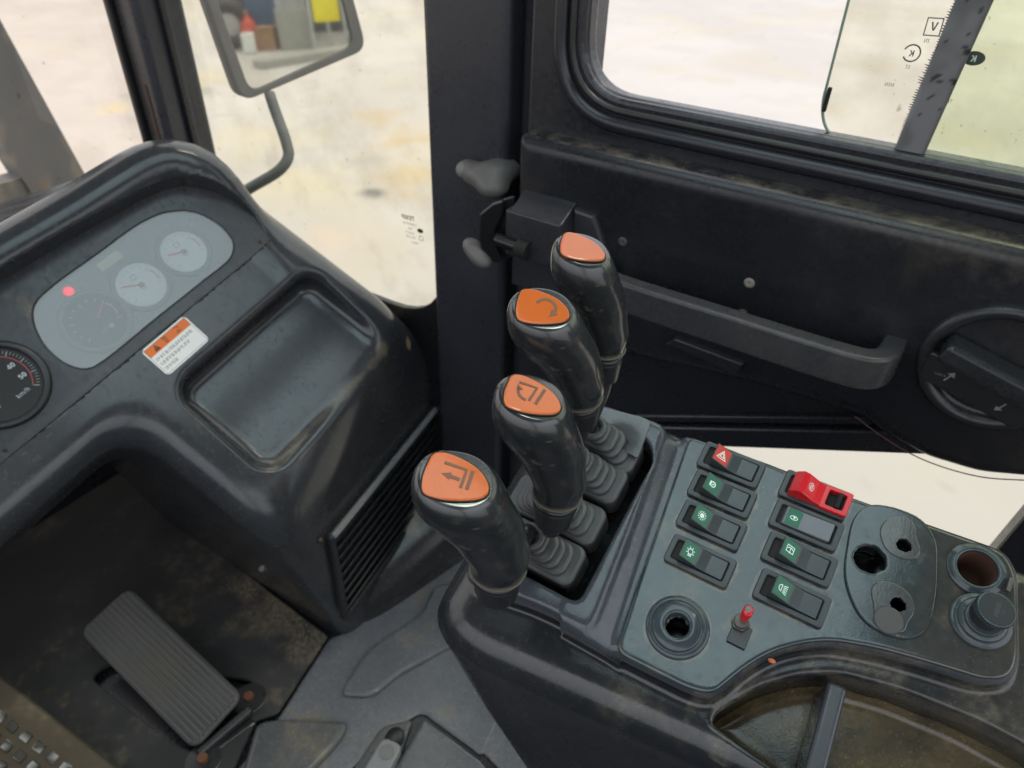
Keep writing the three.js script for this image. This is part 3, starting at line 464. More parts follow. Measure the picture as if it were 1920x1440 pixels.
  // round speedometer, cut by the photo's edge
  const sc = DF.uv(-2, 722), st = canvasTex(512, 512, (x, w) => {
    x.fillStyle = '#15171b'; x.fillRect(0, 0, w, w); x.translate(256, 256);
    for (let k = 0; k <= 50; k++) { const a = (-225 + k * 5.4) * Math.PI / 180; x.strokeStyle = '#9fa3a8'; x.lineWidth = k % 5 ? 3 : 5; x.beginPath(); x.moveTo(232 * Math.cos(a), 232 * Math.sin(a)); x.lineTo((k % 5 ? 212 : 198) * Math.cos(a), (k % 5 ? 212 : 198) * Math.sin(a)); x.stroke(); }
    x.strokeStyle = '#b8434a'; x.lineWidth = 5; x.beginPath(); x.arc(0, 0, 192, -1.3, 0.8); x.stroke();
    x.fillStyle = '#b4b8bd'; x.font = 'bold 46px sans-serif'; x.textAlign = 'center';
    for (const [t, a] of [['0', 135], ['10', 189], ['20', 243], ['30', 280], ['40', -20], ['50', 18]]) x.fillText(t, 145 * Math.cos(a * Math.PI / 180), 145 * Math.sin(a * Math.PI / 180) + 18);
    x.font = '40px sans-serif'; x.fillText('km/h', 60, 150);
  });
  const S = part('speedometer', onF(lathe([[0.046, 0.003], [0.0485, 0.008], [0.053, 0.008], [0.0555, 0.005], [0.0565, 0]], 48).translate(sc.x, sc.y, 0), DF, -0.0005), M.plastic, dash);
  part('face', onF(new THREE.CircleGeometry(0.047, 48).translate(sc.x, sc.y, 0), DF, 0.0025), printMat(st, { roughness: 0.6 }), S);
  // caution sticker
  const kc = DF.uv(330, 648), a0 = DF.uv(262, 660), a1 = DF.uv(343, 592), a2 = DF.uv(397, 632), kw = a0.distanceTo(a1), kh = a1.distanceTo(a2), ka = Math.atan2(a1.y - a0.y, a1.x - a0.x);
  const kt = canvasTex(512, Math.round(512 * kh / kw), (x, w, h) => {
    x.fillStyle = '#e9e8e4'; x.fillRect(0, 0, w, h); x.strokeStyle = '#54534f'; x.lineWidth = 3; x.strokeRect(16, 16, w - 32, h - 32); x.fillStyle = '#e0712c'; x.fillRect(18, 18, w - 36, h * 0.27);
    x.fillStyle = '#30221a'; x.beginPath(); x.moveTo(120, 26); x.lineTo(150, 26 + h * 0.2); x.lineTo(90, 26 + h * 0.2); x.fill(); x.fillStyle = '#e0712c'; x.fillRect(117, 48, 6, 30);
    x.strokeStyle = '#30221a'; x.lineWidth = 6; const L = l => { x.beginPath(); l.forEach(([a, b], i) => i ? x.lineTo(a, b) : x.moveTo(a, b)); x.stroke(); };
    const y0 = 30; L([[205, y0], [228, y0], [212, y0 + 26]]); L([[245, y0 - 4], [245, y0 + 30]]); L([[230, y0 + 8], [245, y0 + 8]]); L([[230, y0 + 20], [245, y0 + 20]]); x.beginPath(); x.arc(232, y0 + 46, 12, 0, 7); x.stroke();
    L([[355, y0], [392, y0], [390, y0 + 26]]); L([[372, y0 + 26], [372, y0 + 48]]); L([[348, y0 + 50], [400, y0 + 50]]);
    x.fillStyle = '#55534f'; for (let r = 0; r < 3; r++) { let px = 40; const py = h * (0.42 + r * 0.17), end = [w - 50, w - 130, 190][r]; while (px < end) { const ww = 16 + hash(px | 0, r, 1) * 26; for (let q = 0; q < 4; q++) x.fillRect(px + hash(q, px | 0, r) * ww * 0.5, py + q * 8, ww * (0.3 + 0.5 * hash(q, r, px | 0)), 4); x.fillRect(px, py, 4, 30); px += ww + 9; } }
  });
  const kg = new THREE.ShapeGeometry(new THREE.Shape(rrect(kw, kh, 0.006))); { const p = kg.attributes.position, u = kg.attributes.uv; for (let i = 0; i < p.count; i++) u.setXY(i, p.getX(i) / kw + 0.5, p.getY(i) / kh + 0.5); }
  tag(part('caution_sticker', onF(kg.rotateZ(ka).translate(kc.x, kc.y, 0), DF, 0.0011), printMat(kt), dash), 'white and orange caution sticker above the tray');
  // vent in the face toward the seat
  const vc = onPlane(735, 960, V0.clone().addScaledVector(vn, 0.011), vn), VF = new Frame(vc, vdir, vn), Q = (x, y) => { const q = onPlane(x, y, vc, vn).sub(vc); return new THREE.Vector2(q.dot(vdir), q.y); };
  const tl = Q(607, 1003), tr = Q(812, 757), bl = Q(652, 1150);
  const x0 = tl.x, x1 = tr.x, yt = (tl.y + tr.y) / 2, yb = bl.y + 0.004, w = x1 - x0;
  const vent = part('vent_grille', [onF(extrude(rrect(w, yt - yb, 0.01, (x0 + x1) / 2, (yt + yb) / 2), 0.012, 0.003, { holes: [rrect(w - 0.026, yt - yb - 0.03, 0.004, (x0 + x1) / 2, (yt + yb) / 2).reverse()] }), VF)].map(boxUV), M.plastic, dash);
  part('back_plate', onF(new THREE.PlaneGeometry(w - 0.02, yt - yb - 0.02).translate((x0 + x1) / 2, (yt + yb) / 2, 0.0005), VF), M.hole, vent);
  const nl = 9; for (let k = 0; k < nl; k++) part('louver', boxUV(onF(new RoundedBoxGeometry(w - 0.026, 0.012, 0.003, 2, 0.001).rotateX(0.7).translate((x0 + x1) / 2, mix(yb + 0.024, yt - 0.026, k / (nl - 1)), 0.006), VF)), M.plastic, vent);
  part('top_lip', boxUV(onF(new RoundedBoxGeometry(w - 0.012, 0.011, 0.010, 3, 0.004).rotateX(-0.6).translate((x0 + x1) / 2, yt - 0.003, 0.012), VF)), std([0.2, 0.205, 0.21], 0.35, { roughnessMap: roughT }), vent);  // lip coloured paler than the grille, its highlight put into the colour
  for (const [x, y] of [[x0 - 0.012, yt + 0.004], [x0 + 0.008, yb + 0.005], [x1 + 0.002, yt + 0.012]]) part('screw', onF(lathe([[0, 0.003], [0.003, 0.003], [0.0046, 0.001], [0.005, -0.002]], 16).translate(x, y, 0), VF, 0.004), M.rustScrew, dash);
  const fs = at(492, 1070, 0.985); { const q = onPlane(492, 1068, V(0.41, 0, -0.7), V(-1, -0.28, 0.2).normalize()); part('screw', new THREE.SphereGeometry(0.006, 16, 12).scale(1, 1, 1).translate(q.x, q.y, q.z), M.darkSteel, dash); }
}

// ------------------------------------------------------------------ right-hand console
const TILT = 25 * Math.PI / 180, CN = V(-Math.sin(TILT), Math.cos(TILT), 0);
const CF = new Frame(at(1330, 960, 0.58), V(Math.cos(TILT), Math.sin(TILT), 0), CN);     // x toward the door, y forward, z out of the panel
const con = thing('side_console', 'dark moulded side console with rocker switches, lever slot and storage bin', 'console', V(0.42, 0, 0));
{
  const { o, ex, ey, ez } = CF, P = (l, off = 0) => CF.poly(l, off);
  const panel = roundPoly(P([[1140, 1222], [1290, 1297], [1338, 1310], [1400, 1255], [1450, 1226], [1505, 1211], [1560, 1206], [1650, 1222], [1750, 1250], [1850, 1282], [1905, 1276], [1920, 1235], [1916, 1070], [1892, 1028], [1600, 927], [1440, 862], [1275, 806]]), 0.012, 3);
  const raised = roundPoly(P([[868, 1086], [882, 1050], [1000, 850], [1060, 760], [1120, 752], [1252, 794], [1180, 1000], [1108, 1186], [1000, 1132]], 0.012), 0.012, 3);
  const slotP = roundPoly([[-0.117, 0.058], [-0.117, 0.152], [0.034, 0.152], [0.034, 0.070], [0.02, 0.058]].map(p => new THREE.Vector2(p[0], p[1])), 0.008, 3);
  const bin = roundPoly(P([[1334, 1352], [1345, 1333], [1420, 1287], [1500, 1263], [1580, 1259], [1700, 1291], [1850, 1351], [2000, 1430], [2000, 1600], [1500, 1470]], -0.016), 0.01, 3);
  const sP = sdPoly(panel), sR = sdPoly(raised), sS = sdPoly(slotP), sB = sdPoly(bin);
  const holes = [[1270, 1178, 0.014], [1630, 1050, 0.017], [1693, 1025, 0.012], [1682, 1135, 0.012], [1830, 1068, 0.019]].map(([x, y, r]) => { const c = CF.uv(x, y); return [c.x, c.y, r]; });
  const f = (x, y, z) => {
    const px = x - o.x, py = y - o.y, pz = z - o.z, a = px * ex.x + py * ex.y, b = -pz, n = px * ez.x + py * ez.y;
    // lower body: shoulder, wall toward the seat, front end that runs back as it goes down
    const dy = Math.max(0, 0.6 - y);
    let d = smax(n + 0.026, 0.274 - x + dy * 0.06 + Math.max(0, z + 0.19) * 0.11, 0.022);
    d = smax(d, (-0.262 + Math.max(0, 0.27 + 0.03 - x) * 0.25 + dy * 0.55 - z) * 0.9, 0.05);
    d = smax(d, x - 0.51, 0.02);
    // raised lever box and panel
    const r = smax(n - 0.012, sR(a, b), 0.007), p = smax(n + 0.0012, sP(a, b), 0.009);
    d = smin(d, Math.max(r, -n - 0.08), 0.005); d = smin(d, Math.max(p, -n - 0.08), 0.008);
    // slope from the lever box down to the panel
    const bl = 0.045 + (a + 0.133) * 0.12; d = smin(d, Math.max(smax(smax(n - 0.0118, n - 0.0118 + (bl - b) * 0.66, 0.004), Math.max(-a - 0.139, a - 0.052), 0.012), b - bl - 0.02, bl - 0.03 - b, -n - 0.06), 0.004);
    d = smax(d, -Math.max(sS(a, b), -n - 0.06), 0.004);
    d = smax(d, -smax(sB(a, b), -n - 0.085, 0.014), 0.005);
    for (const [hx, hy, hr] of holes) d = Math.max(d, -Math.max(Math.hypot(a - hx, b - hy) - hr, -n - 0.035));
    return d;
  };
  const base = wear([0.018, 0.02, 0.023], 0.06);
  const col = (x, y, z, nx, ny, nz) => {
    const px = x - o.x, py = y - o.y, pz = z - o.z, a = px * ex.x + py * ex.y, b = -pz, n = px * ez.x + py * ez.y;
    let k = base(x, y, z, nx, ny, nz); k = mix3(k, [k[0] * 2.5, k[1] * 2.6, k[2] * 2.7], sstep(-0.011, -0.007, n)); const q = fbm(x * 55, y * 55, z * 55, 4), q2 = fbm(x * 18, y * 18, z * 18 + 4, 3), g = noise(x * 520, y * 520, z * 520);  // raised tops painted lighter than the body: reflected sheen put into the colour
    if (sB(a, b) < 0.001 && n < -0.03) k = mix3(k, [0.23, 0.175, 0.085], sstep(0.3, 0.65, q2 * 0.6 + q * 0.4 + (n < -0.076 ? 0.12 : -0.5)) * 0.8 * (0.55 + 0.45 * g));
    // dusty rear end and bin rim
    k = mix3(k, [0.13, 0.115, 0.085], sstep(0.16, 0.3, -b + (q - 0.5) * 0.12) * 0.6 * (0.4 + 0.8 * g));
    const rim = sB(a, b); if (rim > 0 && rim < 0.02 && n > -0.035) k = mix3(k, [0.17, 0.15, 0.11], sstep(0.42, 0.7, q) * 0.6 * g);
    k = mix3(k, [0.22, 0.19, 0.13], sstep(1, 0.1, Math.hypot((b + 0.012) * 0.6, (a + 0.155)) / 0.02 + (q - 0.5) * 2) * 0.32 * (0.2 + g * 0.8));
    return k;
  };
  part('console_body', meshSDF((x, y, z) => Math.max(f(x, y, z), 0.42 - y), [0.25, 0.41, -0.275], [0.52, 0.8, 0.26], 0.0021, col), M.mould, con);
  part('console_base', meshSDF((x, y, z) => Math.max(f(x, y, z) + 0.0015, y - 0.4195), [0.24, -0.01, -0.275], [0.52, 0.43, 0.3], 0.007, col), M.mould, con);
  // switch panel skin with punched holes
  const skinHoles = [[1270, 1178, 0.0085, 0.06], [1630, 1050, 0.0112, 0.02], [1693, 1025, 0.0062, 0.03], [1682, 1135, 0.0062, 0.04], [1830, 1068, 0.0138, 0]];
  const skinPts = roundPoly(P([[1150, 1222], [1290, 1293], [1336, 1303], [1400, 1250], [1450, 1221], [1505, 1206], [1560, 1201], [1650, 1217], [1750, 1245], [1850, 1276], [1898, 1270], [1912, 1232], [1908, 1074], [1886, 1033], [1600, 932], [1440, 868], [1290, 815]]), 0.010, 4);
  const lad = CF.uv(1830, 1068), kno = CF.uv(1840, 1160), tog = CF.uv(1388, 1172);
  const sw = wear([0.028, 0.042, 0.046], 0.2, 1.6), swC = [[1370, 874], [1353, 928], [1333, 986], [1312, 1053], [1527, 930], [1510, 986], [1497, 1050], [1483, 1122]].map(p => CF.uv(...p)), gro = CF.uv(1270, 1176), blk = CF.uv(1670, 1075);
  const scol = (x, y, z, c1, c2, c3) => {
    let k = sw(x, y, z, c1, c2, c3); const px = x - o.x, py = y - o.y, pz = z - o.z, a = px * ex.x + py * ex.y, b = -pz, q = fbm(x * 70, y * 70, z * 70, 4), g = noise(x * 700, y * 700, z * 700);
    let e = 9; for (const c of swC) e = Math.min(e, Math.abs(sdRect(b, a, c.y, c.x, 0.026, 0.0124, 0.003) - 0.0006)); e = Math.min(e, Math.abs(Math.hypot(a - gro.x, b - gro.y) - 0.0242));
    k = mix3(k, [0.19, 0.155, 0.1], sstep(1, 0.2, e / 0.0022 + (fbm(x * 120, y * 120, z * 120, 3) - 0.42) * 2.2) * 0.75 * (0.4 + 0.6 * g));
    for (const [c, r, m] of [[kno, 0.027, 0.9], [lad, 0.026, 0.55], [tog, 0.014, 0.4]]) k = mix3(k, [0.21, 0.17, 0.10], sstep(1.05, 0.6, Math.hypot(a - c.x, b - c.y) / r + (q - 0.5) * 1.2) * m * (0.35 + 0.65 * g));
    k = mix3(k, [0.045, 0.043, 0.038], sstep(0.11, 0.19, -b + (q - 0.5) * 0.1) * 0.8);
    return k;
  };
  { // fine enough a sheet to carry the dirt
    const sk = sdPoly(skinPts), hs = skinHoles.map(([x, y, r, w]) => { const c = CF.uv(x, y); return sdPoly(circ(r, c.x, c.y, 48, w)); });
    const sf = (a, b, n) => { let d = smax(sk(a, b), Math.abs(n + 0.002) - 0.0022, 0.004); for (const h of hs) d = Math.max(d, -h(a, b)); return d; };
    let g = meshSDF(sf, [-0.15, -0.235, -0.006], [0.09, 0.07, 0.004], 0.00115); g = onF(g, CF, -0.0004);
    part('switch_panel', paint(boxUV(g), scol), M.panelV, con);
  }
  // thin cover plate on the lever box
  part('cover_plate', paint(boxUV(onF(extrude(roundPoly(P([[1120, 762], [1205, 783], [1222, 792], [1196, 862], [1182, 852], [1125, 845], [1105, 800]], 0.012), 0.004), 0.0016, 0.0006), CF, 0.0115)), wear([0.05, 0.053, 0.058], 0.2)), M.panelV, con);

  // rocker switches
  const bez = new THREE.Shape(rrect(0.051, 0.0245, 0.003)), L = 0.042, Wd = 0.0165;
  const bezG = boxUV(extrude(new THREE.Shape(rrect(0.052, 0.0248, 0.003)), 0.0028, 0.0009, { holes: [rrect(L, Wd, 0.0015).reverse()] }));
  const wellG = boxUV(extrude(rrect(L + 0.001, Wd + 0.001, 0.0015), 0.0005));
  const prof = pts => { const g = extrude(pts.map(p => new THREE.Vector2(p[0], p[1])), Wd - 0.0012, 0.0006, { seg: 2 }); return g.translate(0, 0, -(Wd - 0.0012) / 2).rotateX(Math.PI / 2); };    // x along, z up after turning
  const up = boxUV(prof([[0.020, -0.001], [0.020, 0.0034], [0.007, 0.0040], [-0.0005, 0.0068], [-0.0140, 0.0165], [-0.0165, -0.001]]));
  const down = boxUV(prof([[0.0192, 0.0055], [0.004, 0.0046], [-0.004, 0.0044], [-0.0165, 0.0050], [-0.0185, -0.001], [0.0175, -0.001]]));
  const icon = (bg, draw) => printMat(canvasTex(96, 96, (x, w) => { x.fillStyle = bg; x.fillRect(0, 0, w, w); x.translate(48, 48); x.strokeStyle = x.fillStyle = '#dfeee6'; x.lineWidth = 5; x.lineJoin = 'round'; draw(x); }), { roughness: 0.45 });
  const ray = (x, n, r0, r1, a0 = 0, da = Math.PI * 2 / n) => { for (let k = 0; k < n; k++) { const a = a0 + k * da; x.beginPath(); x.moveTo(r0 * Math.cos(a), r0 * Math.sin(a)); x.lineTo(r1 * Math.cos(a), r1 * Math.sin(a)); x.stroke(); } };
  const GREEN = '#22664c', icons = {
    hazard: icon('#c23a2c', x => { for (const s of [30, 15]) { x.beginPath(); x.moveTo(0, -s * 0.95); x.lineTo(s, s * 0.75); x.lineTo(-s, s * 0.75); x.closePath(); x.stroke(); } }),
    lock: icon(GREEN, x => { x.lineWidth = 7; x.beginPath(); x.arc(0, 0, 15, 0, 7); x.stroke(); x.strokeRect(-20, -12, 5, 24); x.beginPath(); x.moveTo(6, -6); x.lineTo(-4, 6); x.stroke(); }),
    beacon: icon(GREEN, x => { x.beginPath(); x.arc(0, 0, 14, 0, 7); x.fill(); ray(x, 12, 18, 28); }),
    bulb: icon(GREEN, x => { x.beginPath(); x.arc(0, 0, 15, 0, 7); x.stroke(); ray(x, 8, 19, 28, 0.3); x.strokeRect(-7, 15, 14, 9); }),
    stop: icon('#d0141f', x => { x.lineWidth = 4; x.beginPath(); x.ellipse(0, 0, 26, 21, 0.3, 0, 7); x.stroke(); x.beginPath(); x.arc(0, 0, 12, 0, 7); x.stroke(); x.beginPath(); x.moveTo(10, -8); x.lineTo(-10, 8); x.stroke(); }),
    fog: icon(GREEN, x => { x.beginPath(); x.ellipse(0, 2, 24, 11, 0, 0, 7); x.stroke(); x.beginPath(); x.arc(2, 0, 7, 0, 7); x.fill(); }),
    wiper: icon(GREEN, x => { x.strokeRect(-24, -20, 46, 36); x.beginPath(); x.moveTo(0, 22); x.lineTo(0, -12); x.stroke(); x.beginPath(); x.arc(0, 16, 26, -2.4, -0.7); x.stroke(); }),
    lamp: icon(GREEN, x => { x.beginPath(); x.arc(-6, 0, 17, Math.PI / 2, -Math.PI / 2); x.closePath(); x.stroke(); for (let k = -2; k <= 2; k++) { x.beginPath(); x.moveTo(4, k * 8); x.lineTo(30, k * 12); x.stroke(); } }),
  };
  const plateG = (x0, z0, x1, z1) => { const g = new THREE.PlaneGeometry(1, 1), p = g.attributes.position, n = V(-(z1 - z0), 0, x1 - x0).normalize(); for (let i = 0; i < 4; i++) { const t = p.getX(i) + 0.5; p.setXYZ(i, mix(x0, x1, t) + n.x * 0.00012, p.getY(i) * (Wd - 0.003), mix(z0, z1, t) + n.z * 0.00012); } g.computeVertexNormals(); return g; };
  const defs = [['hazard', 1370, 874, 'red hazard lamp rocker nearest the levers'], ['lock', 1353, 928], ['beacon', 1333, 986], ['bulb', 1312, 1053], ['stop', 1527, 930], ['fog', 1510, 986], ['wiper', 1497, 1050], ['lamp', 1483, 1122]];
  M.tileGreen = M.rocker;
  const names = { hazard: 'hazard rocker switch with red tile', lock: 'rocker switch with green round lock tile', beacon: 'rocker switch with green rayed disc tile', bulb: 'rocker switch with green bulb tile', stop: 'red guarded rocker switch', fog: 'grey rocker switch tipped the other way', wiper: 'rocker switch with green wiper tile', lamp: 'rocker switch with green work lamp tile' };
  for (const [k, x, y] of defs) {
    const c = CF.uv(x, y), toM = new THREE.Matrix4().makeBasis(CF.ey.clone().negate(), CF.ex, CF.ez).setPosition(CF.p(c.x, c.y, 0.0016)); // x runs rearward
    const S = tag(part('rocker_switch', bezG.clone().applyMatrix4(toM), M.bezel, con), names[k]);
    part('well', wellG.clone().translate(0, 0, -0.0002).applyMatrix4(toM), M.well ??= std([0.022, 0.02, 0.018], 0.8), S);
    const t = g => g.clone().applyMatrix4(toM);
    if (k === 'fog') { part('rocker', t(down), M.rockerGrey, S); part('icon_tile', t(plateG(-0.0150, 0.0051, -0.0042, 0.0045)), icons[k], S); }
    else if (k === 'stop') {
      const guard = boxUV(prof([[-0.0195, -0.001], [-0.0185, 0.0105], [-0.0125, 0.0165], [-0.0085, 0.0155], [0.0, 0.0085], [0.006, 0.0060], [0.006, -0.001]]).scale(1, 1.22, 1));
      part('guard', t(guard), M.red, S);
      part('guard_frame', t(boxUV(extrude(rrect(0.021, 0.0205, 0.0012, 0.0155, 0), 0.0065, 0.0006, { holes: [rrect(0.013, 0.0135, 0.001, 0.0155, 0).reverse()] }))), M.red, S);
      part('rocker', t(boxUV(new RoundedBoxGeometry(0.0035, 0.013, 0.006, 2, 0.0008).translate(0.0175, 0, 0.006))), M.black, S);
      part('icon_tile', t(plateG(-0.0080, 0.0153, -0.0005, 0.0090)), icons[k], S);
    } else { part('rocker', t(up), M.rocker, S); part('icon_tile', t(plateG(-0.0134, 0.0161, -0.0022, 0.0080)), icons[k], S); }
  }
  // rubber bung with a torn hole
  const onC = (g, x, y, z = 0) => onF(g.translate(CF.uv(x, y).x, CF.uv(x, y).y, 0), CF, z);
  part('cable_grommet', boxUV(onC(lathe([[0.0085, -0.002], [0.0088, 0.0035], [0.0098, 0.0052], [0.0125, 0.0056], [0.0175, 0.0040], [0.0188, 0.0032], [0.0192, 0.0016], [0.0205, 0.0016], [0.0232, 0.0012], [0.0238, -0.001]], 48), 1270, 1176, 0.0018)), M.panel, con);
  // toggle with a red tip
  const tg = part('toggle_switch', boxUV(onC(extrude(roundPoly([[-0.009, -0.009], [0.007, -0.009], [0.007, 0.005], [-0.009, 0.005]].map(p => new THREE.Vector2(p[0] - 0.004, p[1])), 0.001), 0.0018, 0.0005), 1386, 1178, 0.0018)), M.darkSteel, con);
  const tc = CF.uv(1388, 1170), tb = CF.p(tc.x, tc.y, 0.002), td = CF.ez.clone().addScaledVector(CF.ey, -0.1).addScaledVector(CF.ex, 0.25).normalize(), te = tb.clone().addScaledVector(td, 0.024);
  part('nut', onC(new THREE.CylinderGeometry(0.0068, 0.0068, 0.004, 6).rotateX(Math.PI / 2), 1388, 1170, 0.005), M.steelDull ??= std([0.14, 0.13, 0.12], 0.5, { metalness: 0.7 }), tg);
  part('collar', onC(lathe([[0, 0.004], [0.0045, 0.004], [0.0052, 0.003], [0.0052, 0]], 20), 1388, 1170, 0.0065), M.steelDull, tg);
  const tf = new Frame(tb, CF.ex, td);
  part('red_tip', loft([[0, 0.008, 0, 0.0026, 0.0026], [0, 0.011, 0, 0.0038, 0.003], [0, 0.018, 0, 0.0046, 0.0036, 2.6], [0, 0.0225, 0, 0.0048, 0.0036, 2.6], [0, 0.0235, 0, 0.0038, 0.003], [0, 0.0238, 0, 0.0001, 0.0001]], 24).rotateX(Math.PI / 2).applyMatrix4(tf.m), M.red, tg);
  part('tip_end', onF(new THREE.SphereGeometry(0.0028, 16, 10).scale(1, 0.8, 0.35).translate(0.0004, 0.0004, 0.0237), tf), M.greyRubber, tg);
  // recessed blanking panel with two embossed knock-outs
  const blank = smooth(P([[1584, 1090], [1588, 1020], [1602, 970], [1630, 949], [1675, 953], [1725, 975], [1752, 1010], [1757, 1060], [1752, 1130], [1738, 1178], [1705, 1198], [1660, 1190], [1615, 1160]]), 70);
  const bh = skinHoles.slice(1, 4).map(([x, y, r, w]) => { const c = CF.uv(x, y); return circ(r * 0.99, c.x, c.y, 48, w).reverse(); });
  part('blanking_plate', paint(boxUV(onF(sheet(blank, 0.0, 0.0026, 0.0011, 0.0005, bh), CF)), scol), M.panelV, con);
  const emb = (l, hi, dx) => part('embossed_boss', paint(boxUV(onF(extrude(smooth(P(l), 48), 0.0016, 0.0007, { holes: [bh[hi]] }), CF, 0.0018)), wear([0.052, 0.056, 0.056], 0.35, 1.3)), M.panelV, con);
  emb([[1648, 1000], [1660, 978], [1690, 970], [1712, 985], [1718, 1015], [1724, 1035], [1715, 1050], [1690, 1050], [1662, 1035]], 1);
  emb([[1632, 1105], [1648, 1092], [1680, 1098], [1706, 1120], [1712, 1150], [1700, 1170], [1694, 1185], [1662, 1188], [1640, 1172], [1636, 1140]], 2);
  part('boss_disc', boxUV(onC(lathe([[0, 0.0012], [0.0085, 0.0012], [0.0098, 0.0004], [0.01, -0.001]], 30), 1664, 1165, 0.0034)), std([0.075, 0.076, 0.074], 0.6, { map: speckT }), con);
  // lighter socket
  const ls = part('lighter_socket', boxUV(onC(lathe([[0.0130, -0.03], [0.0130, 0.0008], [0.0134, 0.0022], [0.0150, 0.0026], [0.0164, 0.0020], [0.0170, 0.0008], [0.0192, 0.0006], [0.0194, -0.001]], 44), 1830, 1068, 0.0018)), M.panel, con);
  part('rusty_sleeve', onC(lathe([[0, -0.029], [0.0125, -0.029], [0.0127, 0.0004], [0.0129, 0.0004], [0.0129, -0.028]], 36), 1830, 1068, 0.0018), (() => { const m = M.rust.clone(); m.color = lin([0.09, 0.042, 0.024]); return m; })(), ls);
  part('clip', boxUV(onC(new RoundedBoxGeometry(0.011, 0.003, 0.0035, 2, 0.001).translate(-0.003, -0.0208, 0), 1830, 1068, 0.004)), M.steelDull, ls);
  // round socket with a knurled cap
  const kb = part('capped_socket', boxUV(onC(lathe([[0, 0.008], [0.0112, 0.008], [0.012, 0.007], [0.0124, 0.005], [0.0145, 0.0046], [0.0155, 0.0036], [0.0158, 0.0016], [0.0185, 0.0012], [0.0195, 0.0004], [0.0198, -0.001]], 44), 1838, 1165, 0.0018)), M.panel, con);
  const kf = new Frame(CF.p(kno.x, kno.y, 0.010), CF.ex, CF.ez.clone().addScaledVector(CF.ey, -0.12).addScaledVector(CF.ex, 0.1));
  part('stem', onF(new THREE.CylinderGeometry(0.0098, 0.0105, 0.010, 32).rotateX(Math.PI / 2).translate(0, 0, 0.004), kf), M.plastic, kb);
  const kn = []; for (let i = 0; i < 96; i++) { const a = i / 96 * Math.PI * 2; kn.push(new THREE.Vector2((i % 2 ? 0.0126 : 0.0120) * Math.cos(a), (i % 2 ? 0.0126 : 0.0120) * Math.sin(a))); }
  part('knurled_cap', boxUV(onF(extrude(kn, 0.006, 0.0008), kf, 0.0085)), M.panel, kb);
  const capT = canvasTex(128, 128, (x, w) => { x.fillStyle = '#262b2e'; x.fillRect(0, 0, w, w); x.fillStyle = '#3f464a'; x.font = 'bold 24px sans-serif'; x.textAlign = 'center'; x.fillText('PRESS', 64, 74); x.font = '14px sans-serif'; x.fillText('12V', 64, 94); });
  part('cap_print', onF(new THREE.CircleGeometry(0.0102, 32).rotateZ(0), kf, 0.01465), printMat(capT), kb);
  // divider in the bin
  const d0 = CF.uv(1572, 1282, -0.022), d1 = CF.uv(1515, 1500, -0.022), dl = d0.distanceTo(d1), da = Math.atan2(d1.y - d0.y, d1.x - d0.x);
  part('bin_divider', boxUV(onF(new RoundedBoxGeometry(dl, 0.0135, 0.062, 4, 0.0035).rotateZ(da).translate((d0.x + d1.x) / 2, (d0.y + d1.y) / 2, -0.031 - 0.022), CF)), std([0.055, 0.06, 0.068], 0.42, { roughnessMap: roughT, map: speckT }), con);
  const cr = onPlane(1447, 1239, CF.o.clone().addScaledVector(CF.ez, -0.006), CF.ez);
  const crumb = thing('orange_crumb', 'tiny orange crumb lying on the rim of the console bin', 'crumb', cr);
  part('crumb', new THREE.IcosahedronGeometry(0.0023, 1).scale(0.8, 0.8, 1.3).translate(cr.x, cr.y, cr.z), std([0.5, 0.14, 0.05], 0.7), crumb);
}

